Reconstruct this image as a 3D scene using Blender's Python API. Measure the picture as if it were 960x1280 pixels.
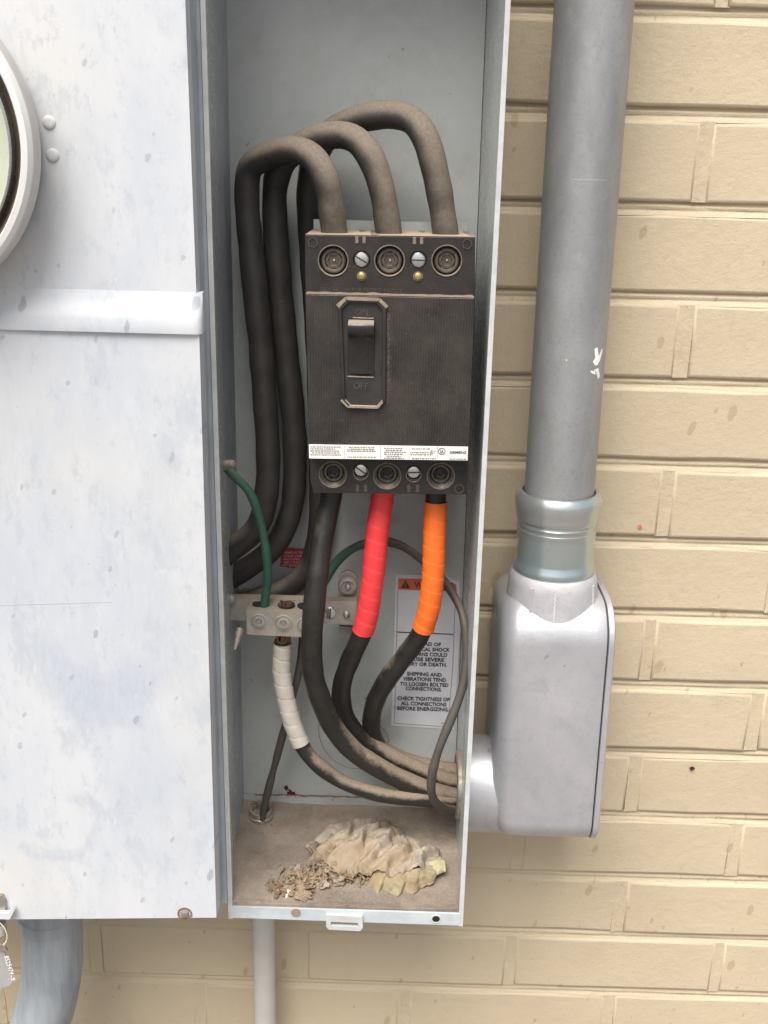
import bpy, bmesh, math, random
from mathutils import Vector, Matrix, noise
random.seed(7)
for o in list(bpy.data.objects): bpy.data.objects.remove(o, do_unlink=True)
S = bpy.context.scene; C = S.collection

# ------------------------------------------------------------------ camera
FPX = 1300.0; PITCH = 0.317435; YAW = -0.00774; ROLL = 0.024837; DIST = 0.83267
_f = Vector((math.sin(YAW)*math.cos(PITCH), math.cos(YAW)*math.cos(PITCH), -math.sin(PITCH)))
_r = Vector((math.cos(YAW), -math.sin(YAW), 0)); _u = _r.cross(_f)
RT = _r*math.cos(ROLL)+_u*math.sin(ROLL); UP = -_r*math.sin(ROLL)+_u*math.cos(ROLL); FW = _f
cd = bpy.data.cameras.new('camera'); cam = bpy.data.objects.new('camera', cd); C.objects.link(cam)
cd.sensor_fit = 'VERTICAL'; cd.sensor_height = 36.0; cd.lens = FPX/1280*36.0
cd.clip_start = 0.01; cd.clip_end = 3000
m = Matrix((RT, UP, -FW)).transposed().to_4x4(); m.translation = Vector((0, -DIST, 0)); cam.matrix_world = m
S.camera = cam
CAMP = Vector((0, -DIST, 0))
def ray(u, v): return FW + RT*((u-480)/FPX) + UP*((640-v)/FPX)
def P(u, v, Y):                       # the point at depth Y (metres before the wall) seen at photo position u, v
    d = ray(u, v); return CAMP + d*((Y+DIST)/d.y)
def PZ(u, v, Z):
    d = ray(u, v); return CAMP + d*(Z/d.z)

# ------------------------------------------------------------------ light
w = bpy.data.worlds.new('World'); S.world = w; w.use_nodes = True
nt = w.node_tree; bg = nt.nodes['Background']
sky = nt.nodes.new('ShaderNodeTexSky'); sky.sky_type = 'NISHITA'; sky.sun_disc = False
SUN_EL = math.radians(61); SUN_AZ = math.radians(201)     # azimuth clockwise from +Y (the wall faces -Y)
sky.sun_elevation = SUN_EL; sky.sun_rotation = SUN_AZ
sky.air_density = 1.0; sky.dust_density = 4.0; sky.ozone_density = 1.0; sky.altitude = 0
hs = nt.nodes.new('ShaderNodeHueSaturation'); hs.inputs['Saturation'].default_value = 0.42      # hazy, whitened sky
nt.links.new(sky.outputs[0], hs.inputs['Color']); nt.links.new(hs.outputs[0], bg.inputs[0]); bg.inputs[1].default_value = 0.09
sl = bpy.data.lights.new('sun', 'SUN'); sl.energy = 2.6; sl.angle = math.radians(40); sl.color = (1.0, 0.95, 0.88)
so = bpy.data.objects.new('sun', sl); C.objects.link(so)
sd = Vector((math.sin(SUN_AZ)*math.cos(SUN_EL), math.cos(SUN_AZ)*math.cos(SUN_EL), math.sin(SUN_EL)))
so.rotation_euler = (-sd).to_track_quat('-Z', 'Y').to_euler(); so.location = sd*5
S.view_settings.view_transform = 'Standard'; S.view_settings.look = 'None'
S.view_settings.exposure = 0.90; S.view_settings.gamma = 1; S.view_settings.use_curve_mapping = False
S.render.engine = 'CYCLES'; S.render.resolution_x = 768; S.render.resolution_y = 1024

# ------------------------------------------------------------------ materials
class NT:
    def __init__(s, name):
        s.m = bpy.data.materials.new(name); s.m.use_nodes = True; s.t = s.m.node_tree
        s.b = s.t.nodes['Principled BSDF']; s.pos = s.n('ShaderNodeNewGeometry')
    def n(s, ty, **k):
        x = s.t.nodes.new(ty)
        for a, v in k.items(): setattr(x, a, v)
        return x
    def l(s, a, b): s.t.links.new(a, b)
    def val(s, sock, v):
        if hasattr(v, 'links') or hasattr(v, 'is_linked'): s.l(v, sock)
        else: sock.default_value = v
    def vec(s, sc=(1, 1, 1), loc=(0, 0, 0)):
        mp = s.n('ShaderNodeMapping'); s.l(s.pos.outputs['Position'], mp.inputs[0])
        mp.inputs['Scale'].default_value = sc; mp.inputs['Location'].default_value = loc
        return mp.outputs[0]
    def noise(s, scale, detail=4, rough=.6, sc=(1, 1, 1), loc=(0, 0, 0), dist=0):
        x = s.n('ShaderNodeTexNoise'); x.inputs['Scale'].default_value = scale; x.inputs['Detail'].default_value = detail
        x.inputs['Roughness'].default_value = rough; x.inputs['Distortion'].default_value = dist
        s.l(s.vec(sc, loc), x.inputs['Vector']); return x.outputs['Fac']
    def rng(s, v, a, b, lo=0, hi=1, smooth=False):
        x = s.n('ShaderNodeMapRange'); x.clamp = True
        if smooth: x.interpolation_type = 'SMOOTHSTEP'
        s.l(v, x.inputs[0])
        for i, q in zip((1, 2, 3, 4), (a, b, lo, hi)): x.inputs[i].default_value = q
        return x.outputs[0]
    def mix(s, f, a, b):
        x = s.n('ShaderNodeMix', data_type='RGBA'); s.val(x.inputs[0], f)
        for sock, v in ((x.inputs[6], a), (x.inputs[7], b)):
            if isinstance(v, tuple): sock.default_value = (*v, 1)
            else: s.l(v, sock)
        return x.outputs[2]
    def math(s, op, a, b=0.0):
        x = s.n('ShaderNodeMath', operation=op); s.val(x.inputs[0], a); s.val(x.inputs[1], b); return x.outputs[0]
    def drops(s, scale, radius, keep, sc=(1, 1, 1), loc=(0, 0, 0)):      # sparse splash marks
        wv = s.n('ShaderNodeTexNoise'); wv.inputs['Scale'].default_value = 110; s.l(s.vec(), wv.inputs['Vector'])
        ad = s.n('ShaderNodeVectorMath', operation='MULTIPLY_ADD'); s.l(wv.outputs['Color'], ad.inputs[0])
        ad.inputs[1].default_value = (.006,)*3; s.l(s.vec(sc, loc), ad.inputs[2])
        q = s.n('ShaderNodeSeparateXYZ'); s.l(ad.outputs[0], q.inputs[0]); q2 = s.n('ShaderNodeCombineXYZ')
        s.l(s.math('ADD', q.outputs[0], s.math('MULTIPLY', q.outputs[2], -.35)), q2.inputs[0]); s.l(q.outputs[2], q2.inputs[1])
        x = s.n('ShaderNodeTexVoronoi', voronoi_dimensions='2D'); x.inputs['Scale'].default_value = scale; s.l(q2.outputs[0], x.inputs['Vector'])
        sp = s.n('ShaderNodeSeparateColor'); s.l(x.outputs['Color'], sp.inputs[0])
        k = s.rng(sp.outputs[0], keep, keep+.02)
        rr = s.math('MULTIPLY', sp.outputs[1], radius)
        rr = s.math('ADD', rr, radius*.45)
        d = s.math('SUBTRACT', rr, x.outputs['Distance']); d = s.rng(d, 0, radius*.25)
        return s.math('MULTIPLY', k, d)
    def bump(s, h, strength=.3, dist=.001):
        x = s.n('ShaderNodeBump'); x.inputs['Strength'].default_value = strength; x.inputs['Distance'].default_value = dist
        s.l(h, x.inputs['Height'])
        if s.b.inputs['Normal'].is_linked: s.l(s.b.inputs['Normal'].links[0].from_socket, x.inputs['Normal'])
        s.l(x.outputs[0], s.b.inputs['Normal'])
    def done(s, col=None, rough=.5, metal=0.0, spec=.5):
        if col is not None:
            if isinstance(col, tuple): s.b.inputs['Base Color'].default_value = (*col, 1)
            else: s.l(col, s.b.inputs['Base Color'])
        s.val(s.b.inputs['Roughness'], rough); s.val(s.b.inputs['Metallic'], metal)
        s.b.inputs['Specular IOR Level'].default_value = spec
        return s.m
    def settled(s, lo, hi, scale=60, amt=1.0):       # dust lying on faces that look up
        sx = s.n('ShaderNodeSeparateXYZ'); s.l(s.pos.outputs['Normal'], sx.inputs[0])
        nn = s.noise(scale, 6, .7)
        a = s.math('ADD', sx.outputs[2], s.rng(nn, .25, .75, -.35, .35))
        return s.rng(a, lo, hi, 0, amt, True)

DUST = (.235, .175, .125)
M = {}
def simple(name, col, rough=.5, metal=0, var=.15, vscale=60, bump=.0, bscale=300, dust=None, dcol=DUST, spec=.5):
    t = NT(name); n = t.noise(vscale, 5, .65)
    a = tuple(c*(1-var) for c in col); b = tuple(min(1, c*(1+var)) for c in col)
    c = t.mix(t.rng(n, .3, .7), a, b)
    ro = t.rng(t.noise(vscale*2.3, 4), .3, .7, max(0, rough-.08), min(1, rough+.1))
    me = metal
    if dust:
        d = t.settled(*dust); c = t.mix(d, c, dcol)
        if metal: me = t.math('MULTIPLY', t.math('SUBTRACT', 1.0, d), metal)
        x = t.math('MAXIMUM', ro, d); ro = x
    if bump: t.bump(t.noise(bscale, 6, .7), bump, .0012)
    M[name] = t.done(c, ro, me, spec); return M[name]

# painted brick and joints
def painted(name, base, rough_bump):
    t = NT(name)
    n = t.noise(5, 5, .6); c = t.mix(t.rng(n, .35, .65), tuple(x*.91 for x in base), base)
    n2 = t.noise(26, 6, .7, loc=(3, 1, 2)); c = t.mix(t.rng(n2, .56, .74, 0, .28), c, (.40, .33, .215))
    n3 = t.noise(16, 5, .7, sc=(1.6, 1, .8), loc=(8, 0, 5)); c = t.mix(t.rng(n3, .60, .76, 0, .35), c, (.36, .33, .26))
    c = t.mix(t.math('MULTIPLY', t.drops(16, .068, .66, sc=(1.6, 1, .8), loc=(.31, 0, .2)), .46), c, (.36, .24, .12))
    c = t.mix(t.math('MULTIPLY', t.drops(50, .09, .90, sc=(1.5, 1, .8), loc=(.1, 0, .7)), .4), c, (.30, .22, .13))
    t.bump(t.noise(700, 3, .6), .30, .0007)
    pit = t.rng(t.noise(95, 6, .8, loc=(7, 7, 7)), .62, .72); t.bump(pit, -.0 if rough_bump > 1 else .35, .0010)
    c = t.mix(t.rng(t.noise(320, 4, .8, loc=(5, 2, 7)), .66, .74, 0, .5), c, (.33, .27, .19))
    t.bump(t.noise(120, 6, .7), .65*rough_bump, .0014)
    t.bump(t.noise(28, 5, .6, loc=(1, 2, 3)), .35*rough_bump, .003)
    M[name] = t.done(c, .62, 0, .35)
painted('painted_brick', (.565, .470, .330), .75)
painted('painted_mortar', (.565, .470, .330), 1.0)

# enclosure paint, glossy grey inside, slightly dusty
t = NT('grey_enamel'); n = t.noise(14, 5, .6); c = t.mix(t.rng(n, .35, .65), (.405, .428, .418), (.45, .470, .460))
n2 = t.noise(30, 5, .7); c = t.mix(t.rng(n2, .50, .75, 0, .38), c, (.27, .245, .21))
c = t.mix(t.rng(t.noise(150, 3, .6, loc=(4, 1, 6)), .71, .76, 0, .6), c, (.12, .105, .09))
c = t.mix(t.settled(.45, 1.0, 40), c, DUST)
t.bump(t.noise(420, 2, .5), .05, .0006)
M['grey_enamel'] = t.done(c, t.rng(n2, .3, .7, .20, .34), 0, .5)
simple('enamel_edge', (.52, .54, .54), .4, 0, .12, 90)
simple('flange_paint', (.52, .57, .60), .38, .1, .14, 40)
# chalky weathered cover
def chalk(name, spots=True):
    t = NT(name)
    a = t.noise(9, 6, .65, sc=(1.5, 1, .55)); c = t.mix(t.rng(a, .40, .62, 0, .8), (.585, .603, .630), (.47, .51, .575))
    b = t.noise(33, 7, .75, sc=(1.3, 1, .7), loc=(2, 5, 1)); c = t.mix(t.rng(b, .55, .70, 0, .55), c, (.415, .45, .515))
    d = t.noise(6, 3, .5, loc=(9, 3, 4)); c = t.mix(t.rng(d, .50, .68, 0, .5), c, (.66, .635, .58))
    g = t.noise(60, 5, .8, sc=(2.6, 1, .25), loc=(5, 0, 8)); c = t.mix(t.rng(g, .60, .76, 0, .40), c, (.40, .42, .47))
    if spots:
        def arc(pu, pv, ru, rv, wd, half, soft=.35, loc=(0, 0, 0)):     # rubbed crescent: part of an elliptical ring
            c0 = P(pu, pv, -.168); rx = ru/1770; rz = rv/1770
            sp = t.n('ShaderNodeSeparateXYZ'); t.l(t.pos.outputs['Position'], sp.inputs[0])
            wob = t.rng(t.noise(28, 4, .6, loc=loc), .3, .7, -.22, .22)
            dx_ = t.math('DIVIDE', t.math('SUBTRACT', sp.outputs[0], c0.x), rx); dz_ = t.math('DIVIDE', t.math('SUBTRACT', sp.outputs[2], c0.z), rz)
            d2 = t.math('SQRT', t.math('ADD', t.math('MULTIPLY', dx_, dx_), t.math('MULTIPLY', dz_, dz_)))
            rg = t.math('ABSOLUTE', t.math('SUBTRACT', t.math('ADD', d2, wob), 1.0)); rg = t.rng(rg, wd, wd+soft, 1, 0)
            lo = t.rng(t.math('ADD', dz_, t.math('MULTIPLY', dx_, half)), -.1, .35, 1, 0)
            br = t.rng(t.noise(160, 5, .75, sc=(1.6, 1, .5), loc=loc), .33, .60, .25, 1)
            return t.math('MULTIPLY', t.math('MULTIPLY', rg, lo), br)
        c = t.mix(t.math('MULTIPLY', arc(118, 820, 60, 66, .28, .25), .62), c, (.40, .445, .52))
        c = t.mix(t.math('MULTIPLY', arc(60, 1030, 66, 52, .06, -1.6, .12, (4, 1, 1)), .55), c, (.41, .455, .53))
        c = t.mix(t.math('MULTIPLY', arc(330, 700, 120, 250, .1, 1.2, .4, (1, 4, 1)), .45), c, (.45, .49, .53))
        c = t.mix(t.math('MULTIPLY', t.drops(19, .060, .62, sc=(1.5, 1, .75)), .62), c, (.28, .30, .33))
        c = t.mix(t.math('MULTIPLY', t.drops(46, .085, .84, sc=(1.4, 1, .8), loc=(.4, 0, .1)), .50), c, (.30, .315, .35))
        n9 = t.noise(70, 5, .8, sc=(1.2, 1, .7), loc=(6, 6, 6)); c = t.mix(t.rng(n9, .57, .68, 0, .55), c, (.40, .43, .49))
        n8 = t.noise(34, 5, .75, sc=(1.2, 1, .6), loc=(9, 6, 2)); c = t.mix(t.rng(n8, .56, .64, 0, .45), c, (.42, .455, .52))
        n7 = t.noise(140, 3, .7, sc=(1, 1, .5), loc=(9, 1, 2)); c = t.mix(t.rng(n7, .64, .72, 0, .4), c, (.66, .65, .62))
    t.bump(t.noise(260, 4, .6), .10, .0006)
    M[name] = t.done(c, t.rng(b, .3, .7, .42, .62), 0, .4)
chalk('chalky_paint'); chalk('chalky_ring', False)
simple('bluish_side', (.37, .40, .43), .5, 0, .14, 30)
simple('rubbed_patch', (.40, .44, .51), .55, 0, .10, 120)
# galvanised pipe
t = NT('galvanised'); n = t.noise(24, 6, .7, sc=(1.2, 1.2, .5)); c = t.mix(t.rng(n, .35, .65), (.30, .305, .31), (.39, .395, .40))
g = t.noise(90, 4, .6, sc=(1, 1, .12)); c = t.mix(t.rng(g, .5, .8, 0, .35), c, (.36, .36, .37))
g3 = t.noise(420, 3, .7); c = t.mix(t.rng(g3, .55, .72, 0, .4), c, (.19, .20, .22)); g4 = t.noise(60, 6, .8, loc=(3, 3, 9)); c = t.mix(t.rng(g4, .55, .7, 0, .4), c, (.46, .46, .46))
t.bump(t.noise(500, 3, .6), .12, .0005); M['galvanised'] = t.done(c, t.rng(n, .3, .7, .42, .56), .5, .5)
t = NT('cast_aluminium'); n = t.noise(18, 6, .7); c = t.mix(t.rng(n, .35, .68), (.46, .46, .49), (.57, .565, .59))
n2 = t.noise(75, 6, .75, loc=(1, 7, 2)); c = t.mix(t.rng(n2, .52, .72, 0, .6), c, (.36, .36, .385))
c = t.mix(t.math('MULTIPLY', t.drops(60, .09, .93), .6), c, (.30, .29, .29))
t.bump(t.noise(800, 4, .7), .35, .0005); t.bump(t.noise(120, 4, .6), .12, .001)
M['cast_aluminium'] = t.done(c, t.rng(n2, .3, .7, .34, .48), .5, .5)
t = NT('cast_aluminium_rough'); n = t.noise(40, 6, .75); c = t.mix(t.rng(n, .35, .65), (.42, .41, .43), (.55, .54, .56))
t.bump(t.noise(600, 5, .7), .5, .0006); M['cast_aluminium_rough'] = t.done(c, .6, .25, .4)
t = NT('bright_zinc'); n = t.noise(22, 4, .6); c = t.mix(t.rng(n, .35, .65), (.50, .60, .63), (.60, .60, .58))
c = t.mix(t.rng(t.noise(70, 5, .7, loc=(4, 4, 4)), .55, .75, 0, .35), c, (.45, .40, .42))
t.bump(t.noise(260, 3, .6), .05, .0005); M['bright_zinc'] = t.done(c, .27, .85, .5)
simple('steel_screw', (.62, .63, .62), .28, .95, .1, 200, dust=(.75, 1.3))
simple('dull_steel', (.42, .40, .36), .42, .8, .22, 140, bump=.15, dust=(.35, 1.2))
simple('lug_aluminium', (.43, .405, .36), .48, .55, .18, 120, bump=.2, dust=(.25, 1.0), dcol=(.26, .215, .165))
simple('brass', (.72, .55, .22), .3, .95, .12, 200)
simple('lug_bronze', (.135, .115, .095), .5, .55, .35, 300, bump=.2, dust=(.5, 1.2))
simple('copper', (.24, .12, .07), .5, .7, .4, 500)
simple('rust', (.24, .13, .08), .8, .1, .4, 250, bump=.4)
simple('rusty_pin', (.30, .25, .21), .6, .4, .3, 250, bump=.3)
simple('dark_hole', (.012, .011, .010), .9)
simple('gasket', (.03, .03, .028), .8)
simple('clear_cap', (.33, .30, .25), .22, 0, .2, 100)
# black moulded breaker, with settled dust and ribbing
def bakelite(name, ribs=False, hazy=.35):
    t = NT(name); n = t.noise(40, 6, .75); 
    c = t.mix(t.rng(n, .35, .7, 0, hazy), (.017, .0155, .0148), (.066, .053, .044))
    n2 = t.noise(900, 2, .6); c = t.mix(t.rng(n2, .66, .74, 0, .5), c, (.19, .15, .115))
    if ribs:
        wv = t.n('ShaderNodeTexWave', wave_type='BANDS', bands_direction='X'); wv.inputs['Scale'].default_value = 165
        wv.inputs['Distortion'].default_value = .15; t.l(t.vec(), wv.inputs['Vector'])
        c = t.mix(t.rng(wv.outputs['Fac'], .5, .95, 0, .20), c, (.075, .061, .050)); t.bump(wv.outputs['Fac'], .22, .0004)
        bl = t.noise(22, 6, .75, loc=(2, 6, 4)); c = t.mix(t.rng(bl, .5, .70, 0, .32), c, (.085, .069, .057))
    c = t.mix(t.settled(.25, .75, 120), c, (.40, .32, .245))
    t.bump(t.noise(300, 4, .6), .08, .0005)
    M[name] = t.done(c, t.rng(n, .3, .7, .38, .6), 0, .4)
bakelite('bakelite'); bakelite('bakelite_ribbed', True, .5)
simple('toggle_black', (.022, .021, .020), .30, 0, .2, 100, dust=(.30, .85), dcol=(.26, .22, .18))
simple('recess_black', (.030, .029, .028), .34, 0, .3, 60, dust=(.6, 1.2))
simple('rim_dust', (.27, .215, .165), .9, 0, .2, 300, bump=.3)
simple('dust_line', (.20, .158, .122), .95, 0, .3, 400, bump=.5)
simple('emboss', (.075, .061, .050), .8, 0, .3, 900)
simple('zinc_plate', (.46, .49, .47), .4, .4, .1, 60)
# cable jackets
def jacket(name, base, lo, hi, dcol=(.245, .185, .135), rough=.5, sc=80, grime=.35, jit=.3, lap=0):
    t = NT(name); n = t.noise(sc, 6, .75)
    c = t.mix(t.rng(n, .35, .72, 0, grime), base, tuple(min(1, x*.45+y*.55) for x, y in zip(base, dcol)))
    at = t.n('ShaderNodeAttribute', attribute_name='dust')
    sx = t.n('ShaderNodeSeparateXYZ'); t.l(t.pos.outputs['Normal'], sx.inputs[0])
    nn = t.noise(55, 7, .75, loc=(2, 2, 2))
    a = t.math('ADD', sx.outputs[2], t.rng(nn, .25, .75, -jit, jit)); a = t.math('ADD', a, at.outputs['Fac'])
    d = t.rng(a, lo, hi, 0, 1, True)
    sp = t.noise(330, 5, .8, loc=(5, 0, 5)); c = t.mix(t.rng(sp, .62, .70, 0, .35), c, dcol)
    if lap:
        la = t.n('ShaderNodeAttribute', attribute_name='lap'); k_ = t.math('MULTIPLY', t.rng(la.outputs['Fac'], .80, 1.0, 0, 1), t.rng(t.noise(70, 4, .7, loc=(1, 4, 9)), .35, .6, .15, lap))
        c = t.mix(k_, c, tuple(x*.55 for x in dcol))
    fine = t.noise(500, 4, .7); dc = t.mix(t.rng(fine, .35, .65), tuple(x*.82 for x in dcol), tuple(x*1.12 for x in dcol))
    c = t.mix(d, c, dc); ro = t.math('MAXIMUM', t.rng(n, .3, .7, rough-.1, rough+.15), t.math('MULTIPLY', d, .95))
    t.bump(t.noise(200, 5, .7), .18, .0008); t.bump(fine, .12, .0004)
    M[name] = t.done(c, ro, 0, .45)
jacket('black_jacket', (.026, .024, .023), .22, 1.0, (.205, .168, .132), grime=.15, jit=.16)
jacket('load_jacket', (.014, .013, .012), .40, .95, (.225, .175, .13), .42, grime=.14, jit=.38)
jacket('green_jacket', (.020, .095, .062), .45, 1.3, (.17, .17, .12), .5)
jacket('dull_jacket', (.062, .055, .048), .35, 1.1, (.20, .16, .12), .6)
jacket('red_tape', (.82, .045, .055), .95, 1.8, (.45, .14, .11), .36, 140, .25, lap=.45)
jacket('orange_tape', (1.0, .175, .022), .95, 1.9, (.60, .22, .09), .36, 140, .25, lap=.45)
jacket('white_tape', (.56, .53, .475), .30, 1.5, (.33, .27, .20), .5, 90, .7, lap=1.0)
simple('label_white', (.62, .62, .66), .42, 0, .06, 60)
simple('breaker_label_white', (.84, .81, .75), .45, 0, .05, 200)
simple('label_orange', (.62, .125, .065), .45, 0, .1, 100)
simple('label_red', (.50, .040, .038), .45, 0, .12, 200)
simple('print_black', (.045, .042, .045), .6)
simple('print_pale', (.85, .55, .50), .6)
simple('print_grey', (.22, .21, .20), .6)
simple('white_paint', (.85, .85, .85), .5)
simple('tag_grey', (.36, .35, .35), .5, 0, .08, 100)
simple('print_white', (.82, .82, .82), .5)
simple('seal_wire', (.62, .54, .38), .5)
simple('meter_white', (.74, .73, .71), .35, .1, .08, 40)
simple('ring_beige', (.50, .475, .45), .42, .25, .08, 60)
simple('bronze_wall', (.17, .14, .11), .4, .4, .15, 60)
simple('meter_face', (.62, .64, .52), .6, 0, .06, 20)
t = NT('meter_glass'); t.b.inputs['Alpha'].default_value = .16
M['meter_glass'] = t.done((.8, .84, .78), .05)
simple('pvc', (.54, .52, .485), .45, 0, .06, 30, bump=.05)
t = NT('weathered_pvc'); n = t.noise(30, 6, .7, sc=(1.6, 1.6, .25)); c = t.mix(t.rng(n, .38, .62), (.27, .30, .335), (.40, .435, .465))
n2 = t.noise(70, 6, .8, sc=(2, 2, .2), loc=(1, 1, 6)); c = t.mix(t.rng(n2, .56, .72, 0, .5), c, (.20, .22, .25))
M['weathered_pvc'] = t.done(c, .6, 0, .4)
# floor dirt
t = NT('settled_dirt'); n = t.noise(35, 7, .75); c = t.mix(t.rng(n, .33, .67), (.23, .188, .150), (.38, .315, .253))
bg_ = t.noise(11, 4, .6, loc=(2, 0, 3)); c = t.mix(t.rng(bg_, .45, .62, 0, .6), c, (.135, .115, .098))
n2 = t.noise(450, 4, .8); c = t.mix(t.rng(n2, .5, .7, 0, .6), c, (.33, .265, .20)); c = t.mix(t.rng(t.noise(700, 2, .8, loc=(4, 4, 1)), .62, .72, 0, .7), c, (.07, .05, .04))
t.bump(n2, .6, .0015); t.bump(n, .5, .004); M['settled_dirt'] = t.done(c, .95, 0, .2)
def papery(name, a, b, stain):
    t = NT(name); n = t.noise(48, 6, .7, dist=.6); c = t.mix(t.rng(n, .32, .68), a, b)
    n2 = t.noise(120, 6, .75, loc=(3, 9, 2)); c = t.mix(t.rng(n2, .52, .70, 0, .6), c, stain)
    c = t.mix(t.rng(t.noise(26, 3, .5, loc=(7, 1, 2)), .50, .66, 0, .5), c, (.29, .20, .105))
    t.bump(n2, .4, .0018); t.bump(t.noise(700, 4, .7), .3, .0005)
    t.b.inputs['Subsurface Weight'].default_value = 0.0
    M[name] = t.done(c, .78, 0, .3)
papery('husk', (.235, .195, .15), (.41, .355, .285), (.175, .14, .105))
papery('husk_yellow', (.20, .16, .10), (.37, .32, .20), (.14, .11, .07))
papery('husk_pale', (.33, .29, .17), (.46, .41, .25), (.28, .21, .12))
papery('husk_dark', (.17, .125, .09), (.32, .25, .18), (.10, .07, .05))
simple('dark_red', (.055, .010, .018), .5, 0, .5, 900)
simple('pale_red', (.55, .16, .13), .6, 0, .4, 900)
simple('ground_concrete', (.17, .155, .14), .9, 0, .15, 3, bump=.2, bscale=60)

# ------------------------------------------------------------------ object helpers
def link(name, me, mat, parent=None, smooth=False):
    me.materials.append(mat if not isinstance(mat, str) else M[mat])
    o = bpy.data.objects.new(name, me); C.objects.link(o)
    if smooth:
        for p in me.polygons: p.use_smooth = True
    if parent is not None:
        o.parent = parent
        root = parent
        off = Vector((0, 0, 0)); q = parent
        while q is not None: off += q.location; q = q.parent
        me.transform(Matrix.Translation(-off))
    return o
def sharp(me, ang=35):
    bm = bmesh.new(); bm.from_mesh(me)
    for e in bm.edges:
        if len(e.link_faces) == 2 and e.calc_face_angle(0) > math.radians(ang): e.smooth = False
    bm.to_mesh(me); bm.free()
def obj(name, bm, mat, parent=None, smooth=False, bev=0, seg=2, ang=35):
    if bev:
        es = [e for e in bm.edges if len(e.link_faces) == 2 and e.calc_face_angle(0) > .6]
        bmesh.ops.bevel(bm, geom=es, offset=bev, segments=seg, profile=.6, affect='EDGES', clamp_overlap=True)
    bmesh.ops.recalc_face_normals(bm, faces=bm.faces[:])
    me = bpy.data.meshes.new(name); bm.to_mesh(me); bm.free()
    o = link(name, me, mat, parent, smooth or bev > 0)
    if smooth or bev: sharp(me, ang if smooth else 40)
    return o
def thing(name, label, cat, loc, group=None):
    o = bpy.data.objects.new(name, None); C.objects.link(o); o.location = Vector(loc); o.empty_display_size = .02
    o['label'] = label; o['category'] = cat
    if group: o['group'] = group
    return o
def tag(o, label, cat, group=None):
    o['label'] = label; o['category'] = cat
    if group: o['group'] = group
    return o
def nb(): return bmesh.new()
def hexa(bm, p):      # p: 8 points, 0-3 one face ring, 4-7 the opposite ring
    v = [bm.verts.new(Vector(x)) for x in p]
    for f in ((0, 1, 2, 3), (7, 6, 5, 4), (0, 4, 5, 1), (1, 5, 6, 2), (2, 6, 7, 3), (3, 7, 4, 0)): bm.faces.new([v[i] for i in f])
def box(bm, x0, x1, y0, y1, z0, z1):
    hexa(bm, [(x0, y0, z0), (x1, y0, z0), (x1, y0, z1), (x0, y0, z1), (x0, y1, z0), (x1, y1, z0), (x1, y1, z1), (x0, y1, z1)])
def prism(bm, pts, y0, y1):     # polygon in XZ extruded along Y
    a = [bm.verts.new((p[0], y0, p[1])) for p in pts]; b = [bm.verts.new((p[0], y1, p[1])) for p in pts]
    bm.faces.new(a); bm.faces.new(b[::-1]); n = len(pts)
    for i in range(n): bm.faces.new((a[i], b[i], b[(i+1) % n], a[(i+1) % n]))
def slab(bm, px, Y, th):        # outline given at depth Y in photo positions, thickness th towards the wall
    prism(bm, [(P(u, v, Y).x, P(u, v, Y).z) for u, v in px], Y, Y+th)
def lathe(bm, prof, c, axis, seg=32, close=True, a0=0):
    axis = Vector(axis).normalized(); c = Vector(c)
    t1 = axis.orthogonal().normalized(); t2 = axis.cross(t1); rings = []
    for r, h in prof:
        if r < 1e-6: rings.append([bm.verts.new(c+axis*h)])
        else: rings.append([bm.verts.new(c+axis*h+(t1*math.cos(a0+2*math.pi*k/seg)+t2*math.sin(a0+2*math.pi*k/seg))*r) for k in range(seg)])
    for a, b in zip(rings, rings[1:]):
        for k in range(seg):
            k2 = (k+1) % seg
            if len(a) == 1 and len(b) == 1: continue
            if len(a) == 1: bm.faces.new((a[0], b[k2], b[k]))
            elif len(b) == 1: bm.faces.new((a[k], a[k2], b[0]))
            else: bm.faces.new((a[k], a[k2], b[k2], b[k]))
def spline(pts, step=.004):     # Catmull-Rom through the points (each with extra channels)
    out = []; n = len(pts); D = len(pts[0])
    for i in range(n-1):
        p0 = pts[max(i-1, 0)]; p1 = pts[i]; p2 = pts[i+1]; p3 = pts[min(i+2, n-1)]
        d = (Vector(p2[:3])-Vector(p1[:3])).length; k = max(2, int(d/step))
        for j in range(k):
            s = j/k
            out.append([.5*((2*p1[c])+(-p0[c]+p2[c])*s+(2*p0[c]-5*p1[c]+4*p2[c]-p3[c])*s*s+(-p0[c]+3*p1[c]-3*p2[c]+p3[c])*s**3) for c in range(D)])
    out.append(list(pts[-1])); return out
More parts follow.
